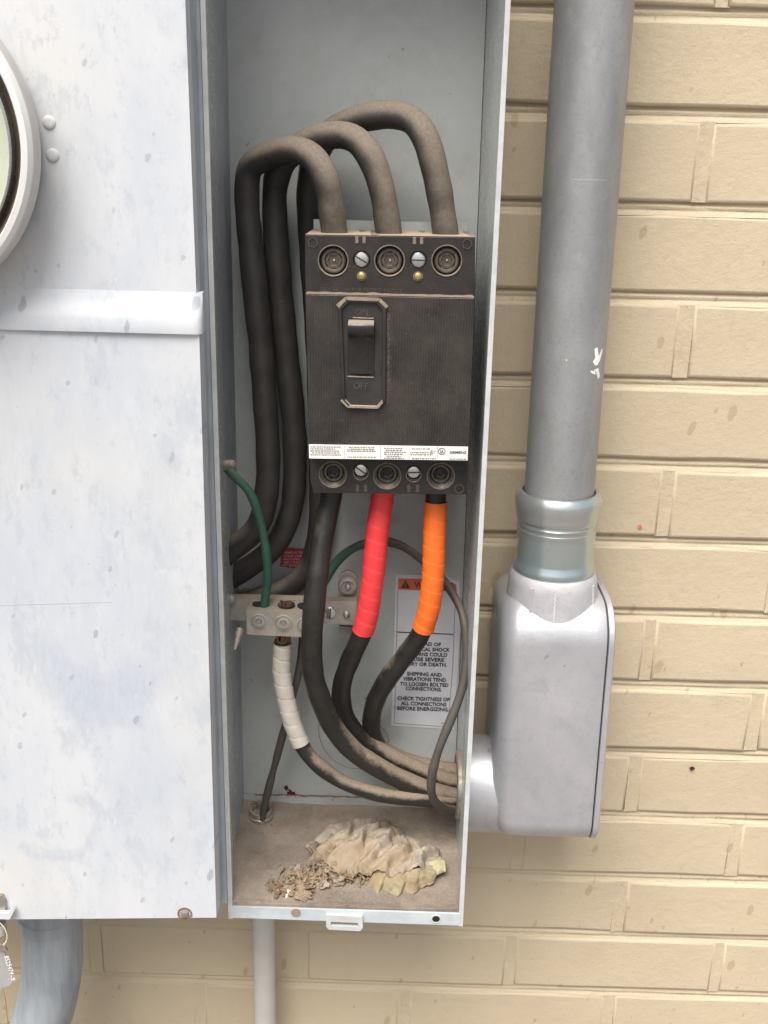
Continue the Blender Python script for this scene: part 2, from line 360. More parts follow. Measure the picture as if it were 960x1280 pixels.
def tube(name, pts, mat, parent=None, seg=18, wob=.0004, step=.004, caps=True, dust=0, wrap=0):
    # pts: (x, y, z, r[, dust])
    pts = [tuple(p)+((dust,) if len(p) < 5 else ()) for p in pts]
    S_ = spline(pts, step)
    for _ in range(3):          # relax the path a little so hand-placed bends read as one sweep
        S_ = [S_[0]]+[[(a+2*b+c)/4 for a, b, c in zip(S_[i-1], S_[i], S_[i+1])] for i in range(1, len(S_)-1)]+[S_[-1]]
    me = bpy.data.meshes.new(name); vs = []; fs = []; at = []; lp = []
    T = None; N = None; L = 0; last = None
    for i, s in enumerate(S_):
        p = Vector(s[:3]); a = Vector(S_[max(i-1, 0)][:3]); b = Vector(S_[min(i+1, len(S_)-1)][:3]); t_ = (b-a).normalized()
        if last is not None: L += (p-last).length
        last = p
        if N is None: N = t_.orthogonal().normalized()
        N = (N-t_*N.dot(t_)).normalized(); B = t_.cross(N)
        for k in range(seg):
            th = 2*math.pi*k/seg; r = s[3]
            r += wob*noise.noise(Vector((p.x*60+k*.01, p.y*60, p.z*60+7)))*2
            ph = 0
            if wrap:            # lapped tape: a small step that spirals round
                ph = (L/wrap+k/seg) % 1.0; r += .00040*(1-ph)+.00018*noise.noise(Vector((p.x*300+math.cos(th), p.z*300+math.sin(th), 5)))*ph
            q = p+(N*math.cos(th)+B*math.sin(th))*r
            vs.append(q); at.append(s[4]); lp.append(ph)
        if i:
            o = (i-1)*seg
            for k in range(seg): k2 = (k+1) % seg; fs.append((o+k, o+k2, o+seg+k2, o+seg+k))
    if caps: fs.append(tuple(range(seg))[::-1]); fs.append(tuple(range(len(vs)-seg, len(vs))))
    me.from_pydata(vs, [], fs); me.update()
    a_ = me.attributes.new('dust', 'FLOAT', 'POINT'); a_.data.foreach_set('value', at)
    if wrap: b_ = me.attributes.new('lap', 'FLOAT', 'POINT'); b_.data.foreach_set('value', lp)
    o = link(name, me, mat, parent, True); sharp(me, 60); return o
def cab(px, r):                 # photo positions with depth (and dust) -> path points
    return [(*P(a[0], a[1], a[2]), (a[4] if len(a) > 4 else r), (a[3] if len(a) > 3 else 0)) for a in px]
def screw_head(bm, c, r, h, axis=(0, -1, 0), seg=24, dome=True):
    pr = [(r, 0), (r, h*.45)]+([(r*.86, h*.8), (r*.5, h*.98), (0, h)] if dome else [(r*.93, h), (0, h)])
    lathe(bm, pr, c, axis, seg)
_txt = {}
def text(name, body, mat, parent, x0, x1, base, cap, Y, thick=.0001, rot=0, bold=0.0):
    """lettering fitted between photo positions (x0, base) and (x1, base); cap = capital height in photo pixels"""
    cu = bpy.data.curves.new('t', 'FONT'); cu.body = body; cu.size = 1; cu.extrude = 0; cu.offset = bold; cu.resolution_u = 2
    o = bpy.data.objects.new('t', cu); C.objects.link(o)
    bpy.context.view_layer.update()
    me = bpy.data.meshes.new_from_object(o.evaluated_get(bpy.context.evaluated_depsgraph_get()))
    bpy.data.objects.remove(o); bpy.data.curves.remove(cu)
    xs = [v.co.x for v in me.vertices]; ys = [v.co.y for v in me.vertices]
    ax, bx = min(xs), max(xs); hy = max(ys)
    if not isinstance(base, tuple): base = (base, base)
    A = P(x0, base[0], Y); B = P(x1, base[1], Y); U = (B-A); wdt = U.length; U.normalize()
    T_ = P(x0, base[0]-cap, Y); up = Vector((0, 0, 1)); up = (up-U*up.dot(U)).normalized(); hgt = (T_-A).length
    if rot: up = Vector((U.z, 0, -U.x))*rot; hgt = cap
    for v in me.vertices:
        v.co = A+U*((v.co.x-ax)/(bx-ax)*wdt)+up*(v.co.y/max(hy, .6)*hgt)+Vector((0, -thick, 0))
    me.name = name
    return link(name, me, mat, parent)

# ------------------------------------------------------------------ ground
bm = nb(); g = 400
vs = [bm.verts.new(p) for p in ((-g, -g, -1.35), (g, -g, -1.35), (g, g, -1.35), (-g, g, -1.35))]; bm.faces.new(vs)
o = obj('ground', bm, 'ground_concrete'); o['kind'] = 'structure'; o['label'] = 'grey concrete ground at the foot of the wall'

# ------------------------------------------------------------------ brick wall
CR = .0677; BL = .2032; Z0 = .1177; X0 = .22879; JT = .0098
wall = thing('brick_wall', 'cream painted running bond brick wall behind all the electrical gear', 'wall', (0, 0, -1.35))
def brick_mesh(name, seed):
    rnd = random.Random(seed); L2 = (BL-JT)/2; H2 = (CR-JT)/2; bm = nb()
    xs = [-L2, -L2*.5, 0, L2*.5, L2]; zs = [-H2, 0, H2]
    out = [(x, -H2) for x in xs]+[(L2, 0)]+[(x, H2) for x in xs[::-1]]+[(-L2, 0)]
    j = [(rnd.uniform(-.0005, .0005), rnd.uniform(-.0007, .0007)) for _ in out]
    back = [bm.verts.new((x+a, .03, z+b)) for (x, z), (a, b) in zip(out, j)]
    mid = [bm.verts.new((x+a, .0016, z+b)) for (x, z), (a, b) in zip(out, j)]
    sh = lambda x, m_: (abs(x)-m_)*(1 if x > 0 else -1) if abs(x) > m_ else 0
    m2 = [bm.verts.new((x*(1-.0008/L2)+a, .0005, z*(1-.0008/H2)+b)) for (x, z), (a, b) in zip(out, j)]
    fr = [bm.verts.new((x*(1-.0026/L2)+a, 0, z*(1-.0026/H2)+b)) for (x, z), (a, b) in zip(out, j)]
    n = len(out)
    for r0, r1 in ((back, mid), (mid, m2), (m2, fr)):
        for i in range(n): bm.faces.new((r0[i], r0[(i+1) % n], r1[(i+1) % n], r1[i]))
    bm.faces.new(fr)
    bmesh.ops.recalc_face_normals(bm, faces=bm.faces[:])
    me = bpy.data.meshes.new(name); bm.to_mesh(me); bm.free(); me.materials.append(M['painted_brick'])
    for p in me.polygons: p.use_smooth = len(p.vertices) == 4
    sharp(me, 75); return me
bmeshes = [brick_mesh('brick', i) for i in range(7)]
rest = nb(); rows = range(-12, 22); count = 0
def rowx(k): return X0+(BL/2 if k % 2 == 0 else 0)
for k in range(-20, 22):
    zc = Z0-k*CR-JT-(CR-JT)/2
    if zc < -1.35: continue
    for i in range(-10, 9):
        xc = rowx(k)+BL*i+BL/2
        me = bmeshes[random.randrange(7)]
        rz = random.uniform(-.0018, .0018); dy = random.uniform(-.0008, .0006); dx = random.uniform(-.0012, .0012); dz = random.uniform(-.0006, .0006)
        if -4 <= k <= 17 and -.80 < xc < .92:
            b = bpy.data.objects.new('brick', me); C.objects.link(b); b.parent = wall
            b.location = Vector((xc+dx, dy, zc+dz))-wall.location; b.rotation_euler = (0, 0, rz); count += 1
        else:
            n0 = len(rest.verts); rest.from_mesh(me); rest.verts.ensure_lookup_table()
            for v in rest.verts[n0:]: v.co += Vector((xc+dx, dy, zc+dz))
o = obj('outer_bricks', rest, 'painted_brick', wall); o['kind'] = 'stuff'
print('bricks', count)
# mortar: concave tooled joints
bm = nb()
def joint_prof(n=7):
    out = []
    for i in range(n+1):
        s = i/n; out.append((s, (.0010+.0034*math.sin(math.pi*min(1, s*1.6+.28))*.72*(1 if s < .14 else 1)) if s < .45 else (.0036*.82)*(1-(s-.45)/.55)**1.3+.0007))
    return out
def wav(x, z, a=.0006): return a*noise.noise(Vector((x*28, 0, z*50)))
for k in range(-20, 22):
    zt = Z0-k*CR+.0008; zb = zt-JT-.0016; nx = 240; x0, x1 = -1.95, 2.05; prev = None
    for i in range(nx+1):
        x = x0+(x1-x0)*i/nx
        ring = [bm.verts.new((x, d+wav(x, zt+s)*1.4, zt+(zb-zt)*s+wav(x, s*9, .0004))) for s, d in joint_prof()]
        if prev:
            for j in range(len(ring)-1): bm.faces.new((prev[j], ring[j], ring[j+1], prev[j+1]))
        prev = ring
    for i in range(-10, 9):
        xj = rowx(k)+BL*i; nz = 8; prev = None
        za = Z0-k*CR-JT; zb2 = Z0-(k+1)*CR
        for q in range(nz+1):
            z = za+(zb2-za)*q/nz
            ring = [bm.verts.new((xj-JT/2-.0012+(JT+.0024)*s+wav(z, xj, .0005), max(.0004, d*.28)+wav(xj, z+s)*.9, z)) for s, d in [(1-q_, e_) for q_, e_ in joint_prof(6)][::-1]]
            if prev:
                for j in range(len(ring)-1): bm.faces.new((prev[j], ring[j], ring[j+1], prev[j+1]))
            prev = ring
bmesh.ops.reverse_faces(bm, faces=[f for f in bm.faces if f.normal.y > 0] if False else [])
me = bpy.data.meshes.new('mortar'); bm.to_mesh(me); bm.free(); o = link('mortar', me, 'painted_mortar', wall, True)
bm = nb(); box(bm, -1.95, 2.05, .012, .11, -1.35, 1.45); obj('wall_core', bm, 'painted_mortar', wall)
# little red specks of paint on the brick face
for (u, v, s, mt) in ((800, 659, 3.2, 'pale_red'), (865, 961, 3.0, 'dark_red')):
    bm = nb(); c = P(u, v, -.0012); n = 9
    prism(bm, [(c.x+math.cos(6.283*i/n)*s/1500*random.uniform(.7, 1.5), c.z+math.sin(6.283*i/n)*s/1500*random.uniform(.6, 1.2)) for i in range(n)], -.0014, -.0008)
    obj('paint_speck', bm, mt, wall)

# ------------------------------------------------------------------ breaker enclosure
YF = -.1355; YB = -.010
enc = thing('open_enclosure', 'tall open grey steel breaker enclosure with dusty floor and no door', 'electrical box', (-.03, -.01, -.58))
def line_pt(a, b, v):           # point on the photo line a-b at row v
    s = (v-a[1])/(b[1]-a[1]); return (a[0]+(b[0]-a[0])*s, v)
Lo = ((250, 0), (285.5, 1147)); Li = ((256.5, 0), (291, 1147)); Ro = ((638.5, 0), (578.5, 1158)); Ri = ((632, 0), (573, 1158))
Lb = ((277.5, 0), (301, 1003)); Rb = ((608, 0), (567, 1013))
VT = -330
def E3(l, v, Y): return P(*line_pt(*l, v), Y)
def lineZ(l, z, Y):             # same line, at a given height
    a = P(*l[0], Y); b = P(*l[1], Y); s = (z-a.z)/(b.z-a.z); return a.lerp(b, s)
ZT = P(450, VT, YF).z; ZBf = P(290, 1133.5, YF).z; ZBr = P(575, 1142.5, YF).z; ZBb = P(301, 1004, YB).z; ZBbr = P(567, 1013, YB).z
# back panel
bm = nb()
a = lineZ(Lb, ZT, YB); b = lineZ(Rb, ZT, YB); c = lineZ(Rb, ZBbr-.002, YB); d = lineZ(Lb, ZBb-.002, YB)
hexa(bm, [a, b, c, d, a+Vector((0, .002, 0)), b+Vector((0, .002, 0)), c+Vector((0, .002, 0)), d+Vector((0, .002, 0))])
obj('back_panel', bm, 'grey_enamel', enc)
# side walls with folded front lip
for side, lin, lb, lo in (('L', Li, Lb, Lo), ('R', Ri, Rb, Ro)):
    sg = -1 if side == 'L' else 1; bm = nb()
    zb = ZBf-.010 if side == 'L' else ZBr-.012
    ft = lineZ(lo, ZT, YF+.002); fb = lineZ(lo, zb, YF+.002); bt = lineZ(lb, ZT, YB+.004); bb = lineZ(lb, zb, YB+.004)
    ft.x -= sg*.0016; fb.x -= sg*.0016; th = Vector((sg*.0016, 0, 0))
    if side == 'L':             # left side wall is seen slightly splayed behind its lip
        pass
    hexa(bm, [ft, fb, bb, bt, ft+th, fb+th, bb+th, bt+th])
    obj('side_wall', bm, 'grey_enamel', enc)
    bm = nb()
    zl = ZBf-.0118 if side == 'L' else P(578, 1158, YF).z
    a = lineZ(lo, ZT, YF); b = lineZ(lin, ZT, YF); c = lineZ(lin, zl, YF); d = lineZ(lo, zl, YF)
    e = Vector((0, .0022, 0)); hexa(bm, [a, b, c, d, a+e, b+e, c+e, d+e])
    obj('front_lip', bm, 'enamel_edge', enc, bev=.0004)
    if side == 'L':
        bm = nb(); a = lineZ(lin, ZT, YF+.0022); c = lineZ(lin, ZBf, YF+.0022); e = Vector((0, .006, 0)); x = Vector((.0012, 0, 0))
        hexa(bm, [a-x, a, c, c-x, a-x+e, a+e, c+e, c-x+e]); obj('lip_return', bm, 'grey_enamel', enc)
bm = nb(); zc_ = P(278, 1129, YF+.001).z
a = lineZ(Lo, ZT, YF+.001); b = lineZ(Lo, zc_, YF+.001); e = Vector((-.0105, 0, 0)); e2 = Vector((0, .003, 0)); g_ = Vector((-.0003, 0, 0))
hexa(bm, [a+e, b+e, b+g_, a+g_, a+e+e2, b+e+e2, b+g_+e2, a+g_+e2]); obj('joining_flange', bm, 'bluish_side', enc, bev=.0004)
# floor, top and seams
bm = nb()
a = Vector((lineZ(Lo, ZBf, YF).x, YF+.0018, ZBf)); b = Vector((lineZ(Ro, ZBr, YF).x, YF+.0018, ZBr)); c = lineZ(Rb, ZBbr, YB); d = lineZ(Lb, ZBb, YB)
e = Vector((0, 0, -.002)); hexa(bm, [a+e, b+e, c+e, d+e, a+e*2, b+e*2, c+e*2, d+e*2]); obj('floor_panel', bm, 'grey_enamel', enc)
FLOOR = (a, b, c, d)
def floorz(x, y):
    s = (y-YF)/(YB-YF); t_ = (x+.125)/.19; return (ZBf*(1-t_)+ZBr*t_)*(1-s)+(ZBb*(1-t_)+ZBbr*t_)*s
def PF(u, v, h=0):              # point on the enclosure floor (plus a height)
    Z = -.56
    for _ in range(6):
        p = PZ(u, v, Z); Z = floorz(p.x, p.y)+h
    return PZ(u, v, Z)
bm = nb()   # dirt sheet, uneven, banked against the walls
nx, ny = 70, 50; gv = []
for j in range(ny+1):
    row = []
    for i in range(nx+1):
        s = i/nx; t_ = max(0, j-1)/(ny-1)
        p = (a.lerp(b, s)).lerp(d.lerp(c, s), t_); p.y = max(p.y, YF+.0018)
        edge = min(s, 1-s)*.18; rear = (1-t_)*.125
        h = .0008+.0010*noise.noise(Vector((p.x*40, p.y*40, 1)))+.0006*noise.noise(Vector((p.x*150, p.y*150, 3)))
        h += .0035*math.exp(-edge/.010)+.0025*math.exp(-rear/.010)+(.0012 if t_ < .03 else 0)
        p = Vector((p.x, p.y, p.z+max(h, -.0005)-(.004 if j == 0 else 0))); row.append(bm.verts.new(p))
    gv.append(row)
for j in range(ny):
    for i in range(nx): bm.faces.new((gv[j][i], gv[j][i+1], gv[j+1][i+1], gv[j+1][i]))
o = obj('dirt_layer', bm, 'settled_dirt', enc, smooth=True); o['kind'] = 'stuff'; o['label'] = 'fine brown dirt covering the enclosure floor'
bm = nb(); a = lineZ(Lb, ZT, YB); b = lineZ(Ro, ZT, YF); box(bm, a.x-.002, b.x+.002, YF, YB, ZT, ZT+.002); obj('top_panel', bm, 'grey_enamel', enc)
# bottom front flange
bm = nb(); pts = [(286.5, 1133.5), (574.5, 1142.5), (574.5, 1157), (286.5, 1147)]
slab(bm, pts, YF-.0003, .0018); obj('bottom_flange', bm, 'flange_paint', enc, bev=.0005)
for (u, v, r, mt, nm) in ((370, 1141, .0040, 'rust', 'rust_spot'), (545, 1148.5, .0030, 'dark_hole', 'screw_hole')):
    bm = nb(); lathe(bm, [(r, 0), (r, .0003), (0, .0003)], P(u, v, YF-.0004), (0, -1, 0), 18)
    obj(nm, bm, 'rim_dust' if nm == 'rust_spot' else mt, enc)
bm = nb(); lathe(bm, [(.0042, 0), (.0041, .0005), (.0033, .0006), (.0030, 0)], P(545, 1148.5, YF-.0003), (0, -1, 0), 22); obj('hole_ring', bm, 'enamel_edge', enc, True)
# slotted catch below the flange
bm = nb(); Yc = YF-.0035
q = [(408, 1147.5), (453, 1149.5), (453.5, 1160), (450, 1164), (411, 1162), (407.5, 1158)]; qi = [(413.5, 1152.2), (447.5, 1153.8), (447.8, 1157), (447.5, 1159), (413.8, 1157.4), (413.3, 1155)]
A = [P(u, v, Yc) for u, v in q]; B = [P(u, v, Yc) for u, v in qi]; ey = Vector((0, .003, 0))
va = [bm.verts.new(p) for p in A]; vb = [bm.verts.new(p) for p in B]; va2 = [bm.verts.new(p+ey) for p in A]; vb2 = [bm.verts.new(p+ey) for p in B]
for i in range(6):
    j = (i+1) % 6
    for quad in ((va[i], va[j], vb[j], vb[i]), (va2[j], va2[i], vb2[i], vb2[j]), (va[j], va[i], va2[i], va2[j]), (vb[i], vb[j], vb2[j], vb2[i])):
        try: bm.faces.new(quad)
        except Exception: pass
obj('slotted_catch', bm, 'enamel_edge', enc, smooth=True)
bm = nb(); slab(bm, [(408, 1144), (453, 1146), (453, 1149), (408, 1147.5)], YF-.0035, .003); obj('catch_tab', bm, 'enamel_edge', enc)
# rear seam above the floor, with a rust line
bm = nb(); slab(bm, [(300, 992), (568, 999), (568, 1013), (300, 1005)], YB-.0012, .0009); obj('rear_upstand', bm, 'grey_enamel', enc, bev=.0003)
bm = nb()
pts = []
for i in range(40):
    s = i/39; u = 318+(525-318)*s; v = 992.5+ (998-992.5)*s+math.sin(i*1.7)*.5
    pts.append((u, v))
slab(bm, pts+[(u, v+random.uniform(.6, 2.2)) for u, v in pts[::-1]], YB-.0016, .0003); obj('rust_line', bm, 'rust', enc)
# mark on the back panel
bm = nb()
for cx, cy, r, sx in ((358, 985, 3.6, .8), (362, 990, 4.0, 1), (367, 993, 4.2, 1), (370, 996, 3.2, 1.1), (357, 995, 2.6, .8), (358, 998, 2.0, .8)):
    c = P(cx, cy, YB-.0006); n = 9
    prism(bm, [(c.x+math.cos(6.283*i/n)*r*sx/1500*random.uniform(.6, 1.3), c.z+math.sin(6.283*i/n)*r/1500*random.uniform(.6, 1.3)) for i in range(n)], YB-.0006-r*.0001, YB-.0002)
obj('dark_red_mark', bm, 'dark_red', enc)
bm = nb()
for cx, cy, r in ((360.5, 989, 1.3), (367, 994, 1.3), (369, 996.5, 1.5), (357.5, 997, 1.2)):
    c = P(cx, cy, YB-.0012); lathe(bm, [(r/1500, 0), (0, .0003)], c, (0, -1, 0), 7)
obj('pale_fleck', bm, 'pale_red', enc)
# side hole in the right wall towards the conduit body: dusty rim
def right_wall_x(y, z):
    f = lineZ(Ro, z, YF).x-.0018; b = lineZ(Rb, z, YB).x; s = (y-YF)/(YB-YF); return f+(b-f)*s
HY, HZ = -.055, P(570, 980, -.055).z
hc = Vector((right_wall_x(HY, HZ), HY, HZ))
bm = nb(); lathe(bm, [(.0290, 0), (.0290, .003), (.0250, .004), (.0245, 0)], hc+Vector((.0008, 0, 0)), (-1, 0, 0), 36); obj('bushing_ring', bm, 'dull_steel', enc, True)
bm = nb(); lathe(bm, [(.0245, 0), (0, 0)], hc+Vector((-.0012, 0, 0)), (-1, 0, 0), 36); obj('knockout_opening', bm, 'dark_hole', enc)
# warning label
lab = nb(); YL = YB-.0005
slab(lab, [(495, 718), (558, 719.5), (574, 728), (576, 760), (572, 840), (567, 912), (489, 907)], YL, .0003)
lb_ = obj('warning_label', lab, 'label_white', enc); lb_['label'] = 'white warning label with orange header'
def flat(name, px, mat, parent, Y, th=.00015):
    bm = nb(); slab(bm, px, Y, th); return obj(name, bm, mat, parent)
flat('label_header', [(498, 723), (557, 724.5), (570, 731), (571, 739.5), (497.5, 737)], 'label_orange', lb_, YL-.0003)
def rule(px, mat, parent, Y, wd=.7):
    bm = nb(); n = len(px)
    for (u0, v0), (u1, v1) in zip(px, px[1:]):
        A = P(u0, v0, Y); B = P(u1, v1, Y); d_ = (B-A).normalized(); nn = Vector((-d_.z, 0, d_.x))*wd/3000
        hexa(bm, [A-nn, B-nn, B+nn, A+nn, A-nn+Vector((0, .0001, 0)), B-nn+Vector((0, .0001, 0)), B+nn+Vector((0, .0001, 0)), A+nn+Vector((0, .0001, 0))])
    return obj('printed_rule', bm, mat, parent)
rule([(497.3, 738), (496, 790), (493, 904), (560, 908.5), (566, 830), (569.5, 741)], 'print_grey', lb_, YL-.0004)
rule([(496, 790), (567, 793)], 'print_black', lb_, YL-.0005, 1.1)
bm = nb(); slab(bm, [(507, 725), (513, 735.5), (501, 735)], YL-.0005, .0001); obj('warning_triangle', bm, 'print_black', lb_)
text('lettering', '!', 'label_orange', lb_, 506.3, 507.5, 734, 6, YL-.0007)
text('lettering', 'WARNING', 'print_black', lb_, 517.5, 566, (735, 736.5), 8.2, YL-.0005, bold=.02)
for s_, x0, x1, y in (('HAZARD OF', 512, 551, 807), ('ELECTRICAL SHOCK', 503, 562.5, 813.7), ('OR BURNS COULD', 504, 559, 820), ('CAUSE SEVERE', 506, 555, 826.3), ('INJURY OR DEATH.', 501, 558.5, 832.5),
                      ('SHIPPING AND', 508.5, 552, 845), ('VIBRATIONS TEND', 503.5, 557.5, 851.3), ('TO LOOSEN BOLTED', 500, 560.5, 857.6), ('CONNECTIONS.', 507, 552, 863.3),
                      ('CHECK TIGHTNESS OF', 496.5, 562, 875.7), ('ALL CONNECTIONS', 501, 558, 882), ('BEFORE ENERGIZING.', 496.5, 561, 888.2)):
    text('lettering', s_, 'print_black', lb_, x0, x1, (y-.9, y+.9), 4.6, YL-.0004, bold=.03)
text('lettering', 'R6', 'print_grey', lb_, 552, 558, 905.5, 2.4, YL-.0004)
# red instruction label behind the cables
rl = flat('red_label', [(352, 684), (385, 686), (384, 700), (374, 711), (350, 708)], 'label_red', enc, YB-.0005, .0003); rl['label'] = 'small red instruction sticker with pale print'
for s_, x0, x1, y in (('REMOVE THIS', 356, 381, 692), ('STRAP WHEN', 355.5, 381, 696.3), ('GROUNDING OF', 354.5, 380.5, 700.3), ('NEUTRAL IS', 355, 379, 704.2), ('NOT REQUIRED', 353, 376.5, 708)):
    text('lettering', s_, 'print_pale', rl, x0, x1, y, 2.7, YB-.0008, bold=.01)
# mounting bracket showing above the breaker
flatm = nb(); slab(flatm, [(392, 274), (584, 279), (584, 300), (392, 300)], -.046, .002); obj('mounting_bracket', flatm, 'zinc_plate', enc, bev=.0004)
# torn paint chips and screw on the left wall
bm = nb(); c = P(286, 580, -.112); lathe(bm, [(.0030, -.004), (.0032, .002), (.0026, .0045), (0, .0055)], c, (1, -.35, .15), 14); obj('wall_screw', bm, 'rusty_pin', enc, True)
bm = nb(); c0 = P(300, 786, -.10); c1 = P(293.5, 812, -.112); ax = c1-c0
lathe(bm, [(.0028, 0), (.0030, .004), (.0022, ax.length*.6), (.0012, ax.length), (0, ax.length+.001)], c0, ax, 12); obj('screw_tip', bm, 'rusty_pin', enc, True)
# wisps of fibre on the back panel
def fibre(pts, r=.00022):
    return tube('loose_fibre', [(*P(u, v, y), r) for u, v, y in pts], 'dull_jacket', enc, 5, 0, .006)
fibre([(398, 905, -.012), (400, 930, -.014), (420, 955, -.016), (450, 963, -.014), (466, 955, -.013)], .0002)
fibre([(470, 905, -.012), (482, 912, -.014), (488, 925, -.016), (484, 938, -.013)], .0002)

def cut(o, holes, mat):
    """sink round holes (centre, radius, depth, taper) straight back into a finished part"""
    bm = nb()
    for c_, r_, d_ in holes: lathe(bm, [(0, -.01), (r_, -.01), (r_, d_), (0, d_)], c_, (0, 1, 0), 32)
    bmesh.ops.recalc_face_normals(bm, faces=bm.faces[:])
    me = bpy.data.meshes.new('cut'); bm.to_mesh(me); bm.free(); me.materials.append(M[mat]); k = bpy.data.objects.new('cut', me); C.objects.link(k)
    k.location = (0, 0, 0); md = o.modifiers.new('b', 'BOOLEAN'); md.object = k; md.operation = 'DIFFERENCE'; md.solver = 'EXACT'; md.material_mode = 'TRANSFER'
    bpy.context.view_layer.update()
    nm_ = bpy.data.meshes.new_from_object(o.evaluated_get(bpy.context.evaluated_depsgraph_get()))
    o.modifiers.clear(); nm_.name = o.name; o.data = nm_; bpy.data.objects.remove(k); sharp(o.data, 30)

# ------------------------------------------------------------------ circuit breaker
brk = thing('circuit_breaker', 'dusty black three pole moulded case circuit breaker with toggle switched on', 'circuit breaker', P(487, 610, -.045))
YC = -.118; YT = -.108; YBo = -.104; YK = -.046
bm = nb(); slab(bm, [(381.5, 293), (594, 296), (593.5, 372), (382, 368)], YT, YT*-1+YK)
uh = obj('upper_housing', bm, 'bakelite', brk, bev=.0012)
TL_ = ((416.5, 326), (487, 326), (558.5, 326)); BL_ = ((416, 593), (484, 595), (551, 595))
cut(uh, [(P(u, v, YT), .0098, .006) for u, v in TL_]+[(P(u, v, YT), .0060, .0022) for u, v in ((452, 324.5), (523, 325))], 'bakelite')
bm = nb(); slab(bm, [(382, 367), (593, 372), (585.5, 577), (387, 573)], YC, YK-YC-.001)
obj('front_cover', bm, 'bakelite_ribbed', brk, bev=.0012)
bm = nb(); slab(bm, [(387.5, 560), (586, 564), (584, 614), (583, 618), (392, 616), (388, 600)], YBo, YK-YBo-.002)
lh = obj('lower_housing', bm, 'bakelite', brk, bev=.0012)
cut(lh, [(P(u, v, YBo), .0096, .010) for u, v in BL_]+[(P(u, v, YBo), .0056, .0030) for u, v in ((451, 588.5), (517, 591))], 'bakelite')
# dust lying on the two ledges
def ledge(px0, px1, Y0, Y1, h=.0012):
    bm = nb(); n = 60; r1 = []; r2 = []; r3 = []
    for i in range(n+1):
        s = i/n; A = P(px0[0]+(px1[0]-px0[0])*s, px0[1]+(px1[1]-px0[1])*s, Y0)
        hh = h*(.55+.9*abs(noise.noise(Vector((A.x*90, 3, 1)))))
        r1.append(bm.verts.new((A.x, Y0-.0002, A.z-.0004))); r2.append(bm.verts.new((A.x, Y0+.0008, A.z+hh*.7))); r3.append(bm.verts.new((A.x, Y1, A.z+hh)))
    for i in range(n):
        bm.faces.new((r1[i], r1[i+1], r2[i+1], r2[i])); bm.faces.new((r2[i], r2[i+1], r3[i+1], r3[i]))
    o = obj('ledge_dust', bm, 'dust_line', brk, smooth=True); o['kind'] = 'stuff'
ledge((383, 368), (592, 373), YC, YT-.0001, .0013)
ledge((383, 293.8), (593, 296.8), YT, YK, .0006)
# deep round lug openings on top, with hex screws down inside
def ring_disc(name, u, v, Y, ro, ri, h, mat, parent, seg=28):
    bm = nb(); lathe(bm, [(ro, 0), (ro*.98, h), (ri*1.05, h), (ri, 0)], P(u, v, Y), (0, -1, 0), seg); return obj(name, bm, mat, parent, True)
def disc(name, u, v, Y, r, mat, parent, h=.0003, seg=24):
    bm = nb(); lathe(bm, [(r, 0), (r, h), (0, h)], P(u, v, Y), (0, -1, 0), seg); return obj(name, bm, mat, parent, True)
def face(u, v, Y, dY): p = P(u, v, Y); return Vector((p.x, p.y+dY, p.z))
for (u, v) in TL_:
    ring_disc('opening_rim', u, v, YT-.0001, .0106, .0097, .0006, 'dust_line', brk, 34)
    lg = nb(); lathe(lg, [(.0084, -.002), (.0084, .0030), (.0076, .0036), (.0062, .0034), (.0060, .0012)], face(u, v, YT, .0055), (0, -1, 0), 30); L_ = obj('lug_screw', lg, 'lug_bronze', brk, True)
    lg = nb(); lathe(lg, [(.0062, 0), (.0040, .0002), (.0036, -.0010), (0, -.0010)], face(u, v, YT, .0042), (0, -1, 0), 6, a0=.3); obj('hex_socket', lg, 'lug_bronze', L_)
    lg = nb(); screw_head(lg, face(u+.6, v+.3, YT, .0050), .0009, .0008, seg=8); obj('centre_glint', lg, 'dull_steel', L_)
def slotted(u, v, Y, r, ang, parent, name='cover_screw'):
    h = nb(); screw_head(h, P(u, v, Y)+Vector((0, .0012, 0)), r, .0026); s = obj(name, h, 'steel_screw', parent, True)
    c = P(u, v, Y)+Vector((0, -.0009, 0)); dx = Vector((math.cos(ang), 0, math.sin(ang))); dz = Vector((-math.sin(ang), 0, math.cos(ang)))
    k = nb(); hexa(k, [c-dx*r*.88-dz*.00045, c+dx*r*.88-dz*.00045, c+dx*r*.88+dz*.00045, c-dx*r*.88+dz*.00045]+[q+Vector((0, -.00075, 0)) for q in (c-dx*r*.88-dz*.00045, c+dx*r*.88-dz*.00045, c+dx*r*.88+dz*.00045, c-dx*r*.88+dz*.00045)])
    obj('screw_slot', k, 'recess_black', s)
slotted(452, 324.5, YT-.0002, .0050, -.5, brk); slotted(523, 325, YT-.0002, .0050, 0, brk)
for u, v in ((452, 344.5), (522.5, 345)):
    h = nb(); screw_head(h, P(u, v, YT-.0001), .0026, .0022); obj('brass_rivet', h, 'brass', brk, True)
    bm = nb(); lathe(bm, [(.0033, 0), (.0033, .0002), (0, .0002)], P(u, v+.6, YT), (0, -1, 0), 18); obj('rivet_recess', bm, 'dust_line', brk)
